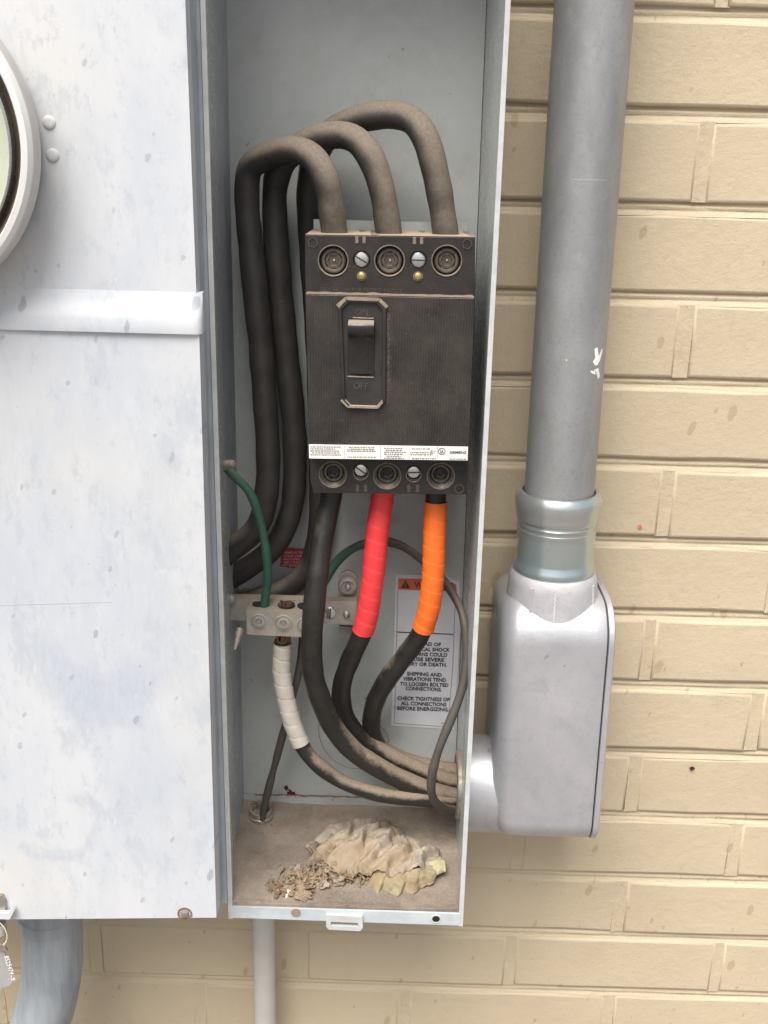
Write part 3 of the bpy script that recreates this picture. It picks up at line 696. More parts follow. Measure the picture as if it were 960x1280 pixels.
# moulded notches in the top edge
for u in (446, 455, 518, 527):
    flat('edge_notch', [(u-2, 295+.014*(u-446)), (u+2, 295+.014*(u-446)), (u+2, 304+.014*(u-446)), (u-2, 304+.014*(u-446))], 'dust_line', brk, YT-.0004, .0006)
for u, v in ((391, 303), (584, 305)):
    bm = nb(); lathe(bm, [(.0036, 0), (.0036, .0004), (.0030, .0004), (.0030, 0)], P(u, v, YT-.0001), (0, -1, 0), 6); obj('corner_mark', bm, 'emboss', brk)
for u in (447, 457, 511, 522):
    flat('edge_notch', [(u-2, 606), (u+2, 606), (u+2, 615), (u-2, 615)], 'emboss', brk, YBo-.0004, .0006)
bm = nb(); lathe(bm, [(.0036, 0), (.0036, .0005), (.0028, .0005), (.0028, 0)], P(574, 611, YBo-.0001), (0, -1, 0), 22); obj('corner_mark', bm, 'emboss', brk, True)
text('lettering', 'SEE CARTON FOR PATENT NOTICE', 'emboss', brk, 400, 503, (364, 366), 5.0, YT-.0002, .0003)
# lower lug screws: threaded studs sitting proud in their openings
for (u, v) in BL_:
    ring_disc('opening_rim', u, v, YBo-.0001, .0104, .0095, .0005, 'dust_line', brk, 34)
    lg = nb(); pr = []
    for q in range(6): pr += [(.0093-.00022*q, -.0005-.0013*q), (.0085-.00022*q, -.0011-.0013*q)]
    lathe(lg, pr, face(u, v, YBo, 0), (0, -1, 0), 30); L_ = obj('lug_thread', lg, 'lug_bronze', brk, True)
    lg = nb(); lathe(lg, [(.0074, -.004), (.0074, .0030), (.0066, .0036), (.0054, .0034), (.0048, .0022)], face(u, v, YBo, .0088), (0, -1, 0), 30); L_ = obj('lug_screw', lg, 'lug_bronze', brk, True)
    lg = nb(); lathe(lg, [(.0050, .0024), (.0034, .0022), (.0030, .0008), (0, .0008)], face(u, v, YBo, .0088), (0, -1, 0), 6); obj('hex_socket', lg, 'bakelite', L_)
slotted(451, 587.5, YBo-.0008, .0047, -.6, brk); slotted(517, 590, YBo-.0008, .0047, .05, brk)
for u, v in ((451, 592), (517, 594.5)):
    ring_disc('screw_rim', u, v-1, YBo-.0001, .0058, .0050, .0005, 'dust_line', brk)
# toggle: octagonal raised frame, glossy recess, handle
fo = [(434, 372.5), (473, 374), (483, 384.5), (482.5, 501), (474, 511.5), (437, 510), (427.5, 499.5), (423, 384)]
fi = [(437, 378), (470, 379.5), (478, 387.5), (477.5, 499), (471, 506.5), (439, 505.5), (432, 498), (427.5, 387)]
def frame(name, out, inn, Y, h, mat, parent, hi=0):
    bm = nb(); A = [P(u, v, Y) for u, v in out]; B = [P(u, v, Y) for u, v in inn]; n = len(A); e = Vector((0, -h, 0))
    sc = lambda L_, f: [sum(L_, Vector())/n+(p-sum(L_, Vector())/n)*f for p in L_]
    r = [A, [p+e for p in sc(A, .975)], [p+e for p in sc(B, 1.02)], [p+Vector((0, hi, 0)) for p in B]]
    rv = [[bm.verts.new(p) for p in q] for q in r]
    for x, y in zip(rv, rv[1:]):
        for i in range(n): bm.faces.new((x[i], x[(i+1) % n], y[(i+1) % n], y[i]))
    return obj(name, bm, mat, parent)
frame('toggle_frame', fo, fi, YC+.0002, .0030, 'bakelite', brk)
flat('toggle_recess', fi, 'recess_black', brk, YC-.0006, .0005)
# dust lodged on the frame's upper and lower ribs and down its right-hand side
def rib(px, wd, Y, mat='rim_dust', nm='frame_dust'):
    bm = nb(); Lr = []
    for i, (u, v) in enumerate(px):
        A = P(u, v, Y); Lr.append(A)
    for A, B in zip(Lr, Lr[1:]):
        d_ = (B-A).normalized(); nn = Vector((-d_.z, 0, d_.x))*wd/3000; e = Vector((0, .0009, 0)); ee = Vector((0, -.0005, 0))
        hexa(bm, [A-nn, B-nn, B+nn, A+nn, A-nn+e, B-nn+e, B+nn+e, A+nn+e])
    o = obj(nm, bm, mat, brk); o['kind'] = 'stuff'; return o
rib([(421.5, 382.5), (432.5, 373), (474, 374.6), (484, 384)], 3.3, YC-.0032)
rib([(426.5, 500), (434.5, 508.4), (472, 509.6), (478, 502.5)], 2.2, YC-.0032)
bm = nb()
for i in range(900):
    s = random.random()**.8; u = 484+abs(random.gauss(0, 2.2)); v = 505-s*115; c = P(u, v, YC-.0001); r = random.uniform(.00005, .00022)
    lathe(bm, [(r, 0), (0, r*.6)], c, (0, -1, 0), 5)
for i in range(500):
    u = random.uniform(384, 585); v = random.uniform(378, 550); c = P(u, v, YC-.0002); r = random.uniform(.00005, .00016)
    lathe(bm, [(r, 0), (0, r*.6)], c, (0, -1, 0), 4)
o = obj('dust_grains', bm, 'dust_line', brk); o['kind'] = 'stuff'
flat('toggle_slot', [(434.5, 398), (469, 399.5), (468.5, 471), (434.8, 469.5)], 'dark_hole', brk, YC-.0009, .0003)
flat('slot_edge', [(434, 469.8), (467, 471), (467, 472.4), (434, 471.2)], 'rim_dust', brk, YC-.0014, .0006)
flat('slot_edge', [(441, 396.2), (467, 397.3), (467, 398.8), (441, 397.7)], 'rim_dust', brk, YC-.0014, .0006)
def xz(u, v, Y): return P(u, v, Y)
bm = nb()       # handle profile swept across its width: a blunt top step and a long sloping skirt
prof = [(400.5, -.0012), (401.5, -.0075), (404, -.0100), (408, -.0106), (414, -.0100), (418, -.0085), (421, -.0050), (428, -.0030), (468, -.0022), (469, -.0010)]
L_ = []; 
for (v, dy) in prof:
    Y = YC+dy
    zl = P(451, v, YC-.004).z; xl = P(435.5, v, YC-.004).x; xr = P(467.5, v, YC-.004).x
    L_.append([Vector((xl+(xr-xl)*s, Y+.0005*(2*s-1)**2*3, zl)) for s in (0, .08, .25, .5, .75, .92, 1)])
rv = [[bm.verts.new(p) for p in r] for r in L_]; bk = [[bm.verts.new((p.x, YC+.001, p.z)) for p in (r[0], r[-1])] for r in L_]
for a_, b_ in zip(rv, rv[1:]):
    for i in range(6): bm.faces.new((a_[i], a_[i+1], b_[i+1], b_[i]))
for i in range(len(rv)-1):
    bm.faces.new((rv[i][0], rv[i+1][0], bk[i+1][0], bk[i][0])); bm.faces.new((rv[i][-1], bk[i][1], bk[i+1][1], rv[i+1][-1]))
tg = obj('toggle_handle', bm, 'toggle_black', brk, smooth=True, ang=50); tg['label'] = 'black toggle lever pushed up to on'
text('lettering', 'ON', 'emboss', brk, 444, 460, (394, 394.5), 8.5, YC-.0009, .0003)
text('lettering', 'OFF', 'emboss', brk, 442, 460, (486, 486.7), 8.5, YC-.0009, .0003)
# rating label
pl = flat('rating_label', [(386, 555.5), (585, 558.5), (584.5, 575.5), (386.5, 573)], 'breaker_label_white', brk, YC-.0005, .0004); pl['label'] = 'white rating strip printed in black'
text('lettering', 'SIEMENS', 'print_black', pl, 562, 583, (567, 567.2), 3.4, YC-.0007, bold=.02)
text('lettering', 'SA', 'print_black', pl, 550, 554.5, (566.2, 566.4), 4.0, YC-.0007, bold=.02)
bm = nb(); lathe(bm, [(.0026, 0), (.0026, .0001), (.0021, .0001), (.0021, 0)], P(552.3, 564.2, YC-.0006), (0, -1, 0), 20); obj('round_mark', bm, 'print_black', pl)
bm = nb()
for (x0, x1, ys) in ((388, 427, (558.5, 561, 563.5, 566, 568.5)), (434, 474, (558.7, 561.2, 563.4, 570.8)), (480, 510, (559.5, 562, 564.4, 566.9, 569.4, 571.8)), (513, 545, (559.8, 564.6, 567.2, 572)), (538, 546, (562.4, 565)), (560, 584, (572.3,))):
    for y in ys:
        u = x0+random.choice((0, 2)); e = x1-random.uniform(0, 9)
        while u < e:
            wd = random.uniform(.8, 3.4); h = .65
            slab(bm, [(u, y-h+.014*(u-386)*.6), (min(u+wd, e), y-h+.014*(u-386)*.6), (min(u+wd, e), y+h+.014*(u-386)*.6), (u, y+h+.014*(u-386)*.6)], YC-.0007, .0001); u += wd+random.uniform(.5, 1.1)
o = obj('fine_print', bm, 'print_grey', pl); o['kind'] = 'stuff'
for u in (430, 475.5, 511, 546.5): flat('printed_divider', [(u, 556.5+.014*(u-386)), (u+.5, 556.5+.014*(u-386)), (u+.5, 573), (u, 573)], 'print_grey', pl, YC-.0007, .0001)

# ------------------------------------------------------------------ supply cables
SUPG = 'thick black supply cables over the breaker'
R1 = .0094
c = tube('supply_cable', cab([(232, 736, -.050), (262, 712, -.050), (292, 684, -.052), (312, 671, -.052, .1), (327, 648, -.052), (334, 610, -.052), (335, 560, -.052), (331, 500, -.05), (326, 430, -.048), (319, 360, -.047), (312.5, 300, -.047), (309, 262, -.047), (308.5, 236, -.048, .1), (310, 214, -.050, .4), (316, 204, -.053, .5), (328, 197, -.058, .5), (349, 190, -.065, .5), (371, 187, -.073, .5), (389, 194, -.079, .5), (404, 215, -.083, .55), (413, 250, -.083, .55), (418, 292, -.082, .5), (421, 315, -.082, .5)], R1), 'black_jacket', None, dust=-.22)
tag(c, 'dust browned black cable arching lowest into the left pole of the breaker', 'cable', SUPG)
c = tube('supply_cable', cab([(232, 762, -.034), (264, 738, -.034), (294, 719, -.034), (312, 708, -.034, .1), (342, 685, -.034, .1), (361, 648, -.034), (368, 605, -.034), (368, 540, -.034), (362, 480, -.034), (356, 420, -.034), (348, 340, -.034), (344, 280, -.034), (343.5, 235, -.036, .2), (352, 205, -.044, .4), (380, 180, -.056, .5), (412, 169, -.064, .5), (440, 171, -.071, .5), (460, 190, -.077, .5), (473, 220, -.080, .55), (481, 255, -.081, .5), (486, 292, -.081, .5), (489, 315, -.081, .5)], R1), 'black_jacket', None, dust=-.22)
tag(c, 'middle of three dusty black cables, bending over into the centre pole of the breaker', 'cable', SUPG)
c = tube('supply_cable', cab([(232, 784, -.022), (268, 768, -.022), (300, 756, -.022), (328, 747, -.022, .1), (361, 734, -.022, .1), (386, 710, -.022, .1), (398, 670, -.022), (401, 630, -.022), (401, 560, -.022), (399, 480, -.022), (395, 400, -.022), (390, 330, -.022), (387, 270, -.023), (387, 228, -.026, .2), (394, 195, -.034, .35), (416, 163, -.044, .45), (455, 147, -.055, .5), (490, 143, -.062, .5), (515, 149, -.068, .5), (532, 172, -.074, .5), (543, 210, -.077, .5), (551, 250, -.079, .5), (557, 292, -.080, .5), (560, 315, -.080, .5)], R1), 'black_jacket', None, dust=-.22)
tag(c, 'dusty black cable with the tallest arch, dropping into the right pole of the breaker', 'cable', SUPG)

# ------------------------------------------------------------------ load cables
def split_cable(nm, label, cat, px, r, mat, tape=None, tmat=None, group=None, tr=.0006, at=None):
    root = thing(nm, label, cat, P(*px[0][:3]) if at is None else at, group)
    tube('jacket', cab(px, r), mat, root, step=.003)
    if tape: tube('coloured_tape', cab(tape, r+tr), tmat, root, 22, .00015, .0007, wrap=.0115)
    return root
LG = 'load cables below the breaker'
split_cable('load_cable', 'plain black load cable dropping from the left pole and sweeping in front of the bar', 'cable',
    [(415, 590, -.074), (414, 622, -.076), (407, 651, -.080), (399, 700, -.090), (393.5, 750, -.098), (390, 793, -.098, -.1), (390.5, 837, -.096, -.1), (401, 875, -.090, .2), (416, 908, -.082, .3), (441, 938, -.074, .3), (474, 960, -.068, .3), (507, 977, -.062, .3), (540, 990, -.058, .3), (570, 997, -.056, .2), (625, 1004, -.055)], .0084, 'load_jacket', group=LG)
split_cable('load_cable', 'load cable wrapped in red tape below the centre pole', 'cable',
    [(480, 590, -.074), (478, 622, -.075), (472, 662, -.077), (467, 713, -.078), (460, 764, -.076), (451, 795, -.073), (436, 829, -.066, -.1), (427, 858, -.060, -.1), (428, 885, -.054, -.1), (441, 912, -.048), (465, 933, -.044, .2), (500, 952, -.042, .4), (535, 967, -.042, .4), (570, 979, -.044, .3), (620, 984, -.048)], .0080, 'load_jacket',
    [(480, 600, -.0745), (478, 622, -.075), (472, 662, -.077), (467, 713, -.078), (460, 764, -.076), (454, 789, -.0738)], 'red_tape', LG)
split_cable('load_cable', 'load cable wrapped in orange tape below the right pole', 'cable',
    [(546, 590, -.074), (545, 622, -.075), (543, 669, -.077), (541.5, 717, -.077), (537, 757, -.074), (527, 790, -.069), (507, 819, -.062, .2), (485, 848, -.055, .2), (469, 877, -.048), (464, 905, -.042, -.1), (470, 930, -.036, .2), (490, 945, -.032, .4), (520, 956, -.031, .4), (570, 965, -.033, .3), (620, 972, -.038)], .0080, 'load_jacket',
    [(545, 627, -.0752), (543, 669, -.077), (541.5, 717, -.077), (537, 757, -.074), (529, 786, -.0696)], 'orange_tape', LG)
neu = split_cable('neutral_cable', 'neutral cable with a worn white tape wrap below the aluminium bar', 'cable',
    [(353, 800, -.066), (352.5, 818, -.066), (352, 840, -.067), (357, 872, -.070), (367, 908, -.073), (383, 941, -.075, .3), (401, 959, -.075, .3), (427, 977, -.074, .3), (459, 989, -.072, .3), (490, 996, -.070, .25), (525, 999, -.067, .1), (570, 1005, -.062, .1), (620, 1012, -.058)], .0064, 'load_jacket',
    [(353, 804, -.066), (352.5, 818, -.066), (352, 840, -.067), (357, 872, -.070), (366, 905, -.0727), (376, 930, -.0745)], 'white_tape', None, .0010)
def strands(name, c, d, L_, r, parent, n=19):
    bm = nb(); d = Vector(d).normalized(); t1 = d.orthogonal().normalized(); t2 = d.cross(t1)
    for i in range(n):
        rr = r*math.sqrt((i+.5)/n)*.9; a_ = i*2.4; q = Vector(c)+(t1*math.cos(a_)+t2*math.sin(a_))*rr
        e = random.uniform(-.0012, .0012); lathe(bm, [(r*.19, 0), (r*.19, L_+e), (0, L_+e+.0002)], q, d+Vector((random.uniform(-.1, .1), random.uniform(-.1, .1), 0)), 7)
    return obj(name, bm, 'copper', parent, True)
strands('copper_strands', P(354, 806, -.066), (0.02, -.02, 1), .011, .0058, neu)
# green and bare equipment wires
g1 = tube('ground_wire', cab([(284, 585, -.100, .5), (289, 593, -.100, .4), (301, 602, -.098, .1), (314, 618, -.094, .1), (325, 650, -.086), (332, 685, -.080), (335, 717, -.075), (333, 738, -.070), (330, 757, -.068), (329, 772, -.068)], .0034), 'green_jacket', None, 14)
tag(g1, 'green ground wire running from the left wall screw down into the aluminium bar', 'wire')
g2 = thing('ground_wire', 'long thin ground wire looping from green end round the warning label', 'wire', P(412, 717, -.04))
tube('green_section', cab([(396, 745, -.050), (402, 733, -.048), (412, 715, -.045), (424, 698, -.043), (441, 685, -.042), (453, 680.5, -.042, .1)], .0037), 'green_jacket', g2, 14)
tube('dusty_section', cab([(451, 681, -.042, .2), (466, 677.5, -.042, .3), (489, 677, -.042, .3), (511, 687, -.042, .3), (534, 706, -.043, .3), (556, 728, -.046, .3), (573, 755, -.054, .2), (582, 786, -.066, 0), (583, 830, -.078, -.2), (575, 870, -.088, -.2), (560, 908, -.096, -.2), (549, 935, -.100, -.2), (540, 967, -.101, -.2), (539, 989, -.098, -.2), (545, 1004, -.088, -.2), (558, 1011, -.076), (575, 1013, -.066), (600, 1013, -.06)], .0035), 'dull_jacket', g2, 14)
g3 = tube('pipe_wire', cab([(327, 1030, -.036), (329.5, 1012, -.037, .1), (337, 981, -.040), (347.5, 941, -.044), (356, 909, -.046), (366, 871, -.053), (374, 837, -.050), (377, 812, -.046), (379, 780, -.042)], .0032), 'dull_jacket', None, 12)
tag(g3, 'thin grey brown wire rising from the bushing in the dirty floor', 'wire')

# ------------------------------------------------------------------ neutral bar
bar = thing('neutral_bar', 'dusty aluminium neutral bar with clamping screws below the red sticker', 'terminal bar', P(350, 795, -.05))
YLb = -.078
bm = nb(); slab(bm, [(308, 763), (386, 767), (386, 797), (308.5, 793)], YLb, .026); obj('lug_block', bm, 'lug_aluminium', bar, bev=.0007)
bm = nb(); slab(bm, [(283, 748), (446, 752), (445, 781), (284, 775)], -.058, .010); obj('base_bar', bm, 'lug_aluminium', bar, bev=.0007)
def clamp(u, v, Y, r, parent):
    b_ = nb(); lathe(b_, [(r, 0), (r, .0006), (r*.86, .0009), (r*.80, .0002), (r*.74, .0002), (r*.70, .0012), (r*.40, .0014), (r*.34, .0006), (0, .0006)], P(u, v, Y), (0, -1, 0), 26)
    s = obj('clamp_screw', b_, 'lug_aluminium', parent, True)
    b_ = nb(); lathe(b_, [(r*.36, 0), (r*.30, .0006), (0, .0006)], P(u, v, Y-.0006), (0, -1, 0), 6); obj('hex_socket', b_, 'dull_steel', s)
clamp(323.7, 776.5, YLb, .0066, bar); clamp(354.5, 778.5, YLb, .0072, bar); clamp(381, 781, YLb, .0066, bar)
for u, v, r in ((323, 756.5, .005), (358, 755, .007), (380, 757, .0055)):
    p = P(u, v, -.066); zt = P(340, 764, YLb).z+.0001
    b_ = nb(); lathe(b_, [(r, 0), (r, .0003), (0, .0003)], Vector((p.x, -.066, zt+.0006)), (0, 0, 1), 20); obj('wire_hole', b_, 'dark_hole', bar)
strands('copper_end', P(357, 766, -.066), (.05, 0, 1), .0085, .0058, bar, 22)
slotted(412.7, 766, -.0585, .0052, 1.5, bar, 'slotted_screw')
bm = nb(); screw_head(bm, P(433, 767.5, -.0585), .0028, .0022); obj('small_rivet', bm, 'steel_screw', bar, True)
bm = nb(); slab(bm, [(423, 722), (427, 716), (435, 713), (443, 717), (447, 724), (446.5, 748), (422.5, 748)], -.046, .003); tb = obj('standoff_tab', bm, 'lug_aluminium', bar, bev=.0005)
bm = nb(); slab(bm, [(424, 783), (446, 784), (446, 793), (443, 796), (427, 795), (424, 791)], -.046, .003); obj('standoff_tab', bm, 'lug_aluminium', bar, bev=.0005)
bm = nb(); lathe(bm, [(.0078, 0), (.0078, .0025), (.0068, .0040), (.0052, .0046), (.0048, .0030), (0, .0026)], P(435, 731, -.047), (0, -1, 0), 28); obj('round_boss', bm, 'clear_cap', bar, True)
bm = nb(); screw_head(bm, P(435, 733, -.0515), .0026, .0016, seg=6); obj('boss_screw', bm, 'steel_screw', bar, True)
bm = nb(); screw_head(bm, P(288, 748, -.0600), .0040, .0028); obj('end_screw', bm, 'lug_aluminium', bar, True)
for u in (300, 432):
    bm = nb(); c = P(u, 765, -.048); lathe(bm, [(.007, 0), (.007, -(.048-.012)*-1)], Vector((c.x, -.048, c.z)), (0, 1, 0), 16); obj('standoff_post', bm, 'lug_aluminium', bar, True)

# ------------------------------------------------------------------ crumpled husk on the floor
husk = thing('crumpled_husk', 'crumpled dry tan papery husk lying in the dirt on the enclosure floor', 'dried husk', PF(460, 1090))
rn = random.Random(3)
def lerp_poly(pts, s):
    d = [0]
    for a_, b_ in zip(pts, pts[1:]): d.append(d[-1]+math.dist(a_[:2], b_[:2]))
    x = s*d[-1]
    for i in range(len(pts)-1):
        if x <= d[i+1]+1e-9:
            k = (x-d[i])/max(1e-9, d[i+1]-d[i]); return tuple(p+(q-p)*k for p, q in zip(pts[i], pts[i+1]))
    return pts[-1]
HS = .86
def shell(name, rows, nu, nv, fn, mat, thick=.0006):
    """surface through rows of (photo u, photo v, height above floor)"""
    G = []
    for j in range(nv+1):
        t_ = j/nv*(len(rows)-1); j0 = min(int(t_), len(rows)-2); f = t_-j0; f = f*f*(3-2*f)*.5+f*.5; row = []
        for i in range(nu+1):
            s = i/nu; A = lerp_poly(rows[j0], s); B = lerp_poly(rows[j0+1], s)
            q = [x+(y-x)*f for x, y in zip(A, B)]; p = PF(q[0], q[1], q[2]*HS); row.append(p+fn(s, j/nv, p))
        G.append(row)
    vs = [p for r in G for p in r]; fs = []
    for j in range(nv):
        for i in range(nu):
            o_ = j*(nu+1)+i; fs.append((o_, o_+1, o_+nu+2, o_+nu+1))
    me = bpy.data.meshes.new(name); me.from_pydata(vs, [], fs); me.update()
    o = link(name, me, mat, husk, True); md = o.modifiers.new('solid', 'SOLIDIFY'); md.thickness = thick
    return o
def saw(x): x = x % 1.0; return x if x < .78 else (1-x)/.22*.78
def crump(s, t_, p):
    q = Vector((p.x*60, p.y*60, p.z*30)); wv_ = noise.noise(q)*.55
    dg = (p.x*72-p.y*55)+wv_*1.5
    fold = (saw(dg*.62+.2)-.39)*.0130+(saw(dg*1.5+.3+noise.noise(q*.7)*1.2)-.39)*.0042
    a_ = noise.noise(Vector((p.x*130, p.y*130, p.z*90+4)))*.0018+noise.noise(Vector((p.x*340, p.y*340, p.z*260)))*.0006+noise.noise(Vector((p.x*800, p.y*800, p.z*600)))*.00018
    rag = (noise.noise(Vector((p.x*260, 1, 5)))*.003+noise.noise(Vector((p.x*90, 1, 8)))*.005)*max(0, t_-.75)*4
    return Vector((noise.noise(Vector((p.x*120, 3, p.z*120)))*.0022, rag-.001, a_+fold*(.35+.65*min(1, t_*3))*(1-.35*t_)))
rows = [[(402, 1064, .001), (392, 1050, .003), (414, 1031, .006), (444, 1021, .008), (480, 1024, .008), (500, 1036, .009), (524, 1052, .007), (549, 1062, .005)],
        [(392, 1074, .003), (400, 1058, .009), (422, 1040, .015), (452, 1030, .019), (484, 1036, .020), (506, 1050, .018), (530, 1062, .014), (551, 1067, .011)],
        [(390, 1082, .003), (410, 1070, .012), (434, 1060, .019), (458, 1048, .024), (486, 1052, .025), (508, 1062, .023), (532, 1070, .018), (553, 1074, .013)],
        [(404, 1092, .003), (424, 1084, .009), (446, 1076, .016), (464, 1068, .021), (488, 1072, .022), (510, 1076, .020), (532, 1079, .017), (554, 1080, .012)],
        [(432, 1096, .002), (446, 1094, .005), (458, 1090, .009), (472, 1091, .013), (490, 1092, .014), (510, 1091, .013), (530, 1086, .013), (553, 1083, .011)]]
shell('folded_shell', rows, 130, 90, crump, 'husk')
def flute(s, t_, p):
    k = saw(s*4.4+.45*noise.noise(Vector((p.x*60, 0, p.z*60))))*.95; k2 = abs(math.sin(s*23+1))**2
    return Vector((.002*t_*noise.noise(p*60), -(.0065*k+.0014*k2+.0010*noise.noise(p*240))*(.25+.75*t_), .0016*noise.noise(p*150)))
rows = [[(470, 1086, .013), (490, 1088, .0145), (510, 1088, .014), (530, 1083, .014), (549, 1073, .0145), (555, 1077, .0135)],
        [(462, 1098, .006), (478, 1101, .008), (500, 1104, .0085), (520, 1098, .010), (540, 1090, .011), (554, 1086, .010)],
        [(456, 1104, .0005), (474, 1111, .0005), (500, 1116, .0005), (526, 1110, .0005), (543, 1099, .003), (550, 1090, .006)]]
shell('fluted_skirt', rows, 110, 26, flute, 'husk_yellow')
rows = [[(536, 1074, .014), (545, 1072, .0148), (552, 1070, .0145), (556, 1074, .013)],
        [(535, 1083, .011), (546, 1082, .012), (554, 1080, .0115), (557, 1082, .0105)],
        [(538, 1090, .008), (547, 1089, .0085), (553, 1087, .008), (556, 1086, .0085)]]
shell('curled_lip', rows, 24, 16, lambda s, t_, p: Vector((0, -.0035-.002*noise.noise(p*150)-.003*math.sin(t_*3.1), .001*noise.noise(p*260))), 'husk_pale')
# torn flakes heaped to the left: thin ragged curls, half buried
def flake(u, v, h, sz, mat, name='torn_flake', parent=husk, flat_=.9):
    c = PF(u, v, h); bm = nb()
    rot = Matrix.Rotation(rn.uniform(0, 6.28), 3, 'Z') @ Matrix.Rotation(rn.gauss(0, flat_), 3, 'X') @ Matrix.Rotation(rn.gauss(0, flat_*.8), 3, 'Y')
    ex = rn.uniform(.8, 2.0); N = 6; curl = rn.uniform(-.6, 1.0); G = []; sd_ = rn.uniform(0, 99)
    for j in range(N+1):
        row = []
        for i in range(N+1):
            x = (i/N-.5)*2; y = (j/N-.5)*2
            edge = max(abs(x), abs(y)); jag = 1+.5*noise.noise(Vector((x*2.3+sd_, y*2.3, 1)))*edge
            z = curl*(x*x)*.5+.55*noise.noise(Vector((x*1.5+sd_, y*1.5, 4)))+.25*noise.noise(Vector((x*3.5, y*3.5+sd_, 4)))
            row.append(bm.verts.new(c+rot @ (Vector((x*ex*jag, y*.8*jag+.3*x*y, z))*sz)))
        G.append(row)
    for j in range(N):
        for i in range(N): bm.faces.new((G[j][i], G[j][i+1], G[j+1][i+1], G[j+1][i]))
    o = obj(name, bm, mat, parent, smooth=True, ang=40); md = o.modifiers.new('solid', 'SOLIDIFY'); md.thickness = .0004
for i in range(170):
    s = rn.random(); cu, cv = 350+s*88, 1106-s*30+5*math.sin(s*5)
    u = cu+rn.gauss(0, 9); v = cv+rn.gauss(0, 8+6*s)
    if u < 338 or v > 1122 or u > 452: continue
    flake(u, v, rn.uniform(.0002, .002+.006*s), rn.uniform(.0018, .0040+.0022*s), rn.choice(('husk', 'husk_dark', 'husk_dark', 'husk_dark', 'husk')), flat_=.45+.45*s)
for k in range(16):
    flake(rn.uniform(388, 420), rn.uniform(1056, 1086), rn.uniform(.002, .010), rn.uniform(.0035, .006), rn.choice(('husk', 'husk_dark')), flat_=.7)
for u, v in ((472, 1094), (464, 1099), (478, 1098), (481, 1092), (470, 1090), (452, 1096), (444, 1092), (458, 1102), (438, 1098)): flake(u, v, .003, .0032, rn.choice(('husk', 'husk_dark')))
flake(361, 1117, .002, .003, 'white_paint'); 
bm = nb()
for i in range(900):
    s = rn.random(); u = rn.gauss(395, 34); v = rn.gauss(1100, 13)
    if i > 600: u = rn.uniform(300, 565); v = rn.uniform(1030, 1128)
    if not (300 < u < 566 and 1020 < v < 1129): continue
    p = PF(u, v, .0012); r = rn.uniform(.0003, .0012) if i < 600 else rn.uniform(.0002, .0006)
    q = [p+Vector((rn.uniform(-1, 1), rn.uniform(-1, 1), rn.uniform(-.5, .9)))*r for _ in range(4)]
    vv = [bm.verts.new(x) for x in q]
    for f in ((0, 1, 2), (0, 2, 3), (0, 3, 1), (1, 3, 2)): bm.faces.new([vv[k] for k in f])
o = obj('crumbs', bm, 'husk', husk); o['kind'] = 'stuff'

# ------------------------------------------------------------------ pvc pipe with bushing below the enclosure
pc = PF(326, 1022); px_ = P(330, 1170, pc.y)
pvc = thing('pvc_pipe', 'slim white plastic pipe rising into the bottom of the open enclosure', 'pipe', (px_.x, pc.y, -1.3))
bm = nb(); lathe(bm, [(.0103, 0), (.0103, .73)], Vector((px_.x, pc.y, -1.3)), (0, 0, 1), 28); obj('pipe', bm, 'pvc', pvc, True)
bm = nb(); lathe(bm, [(.0112, -.003), (.0116, .001), (.0112, .0035), (.0104, .0042), (.0106, .0062), (.0098, .0085), (.0078, .0090), (.0070, .0055), (.0, .005)], pc, (0, 0, 1), 28); obj('bushing', bm, 'dull_steel', pvc, True)
bm = nb()
for i in range(220):
    a_ = rn.uniform(0, 6.28); rr = abs(rn.gauss(0, .007))+.005; q = pc+Vector((math.cos(a_)*rr, math.sin(a_)*rr*.9, max(0, .010-rr*.7)+rn.uniform(-.002, .001))); r = rn.uniform(.0006, .0022)
    if rn.random() < .5: q = pc+Vector((rn.gauss(0, .005), .004+abs(rn.gauss(0, .003)), rn.uniform(.002, .012)))
    m4 = [q+Vector((rn.uniform(-1, 1), rn.uniform(-1, 1), rn.uniform(-1, 1)))*r for _ in range(5)]
    vv = [bm.verts.new(x) for x in m4]
    for f in ((0, 1, 2), (0, 2, 3), (0, 3, 4), (0, 4, 1), (1, 2, 3), (1, 3, 4)): bm.faces.new([vv[k] for k in f])
o = obj('dirt_clumps', bm, 'settled_dirt', pvc); o['kind'] = 'stuff'

# ------------------------------------------------------------------ riser pipe, coupling, conduit body
YP = -.058
a0 = P(743, 0, YP); a1 = P(699, 612, YP); ax = (a0-a1).normalized()
def onaxis(v): # point of the axis seen at photo row v
    lo, hi = -1.5, 1.5
    for _ in range(50):
        mid = (lo+hi)/2; p = a1+ax*mid; d_ = p-CAMP; vv = 640-FPX*(d_.dot(UP)/d_.dot(FW))
        if vv > v: lo = mid
        else: hi = mid
    return a1+ax*lo
b0 = onaxis(632)
riser = thing('riser_pipe', 'tall galvanised steel conduit rising above the conduit body, with white paint smear', 'pipe', b0)
bm = nb(); pr = [(.0268, 0)]
lathe(bm, [(.0268, 0), (.0268, .2), (.0268, .4), (.0268, 1.6)], b0, ax, 56); obj('pipe', bm, 'galvanised', riser, True)
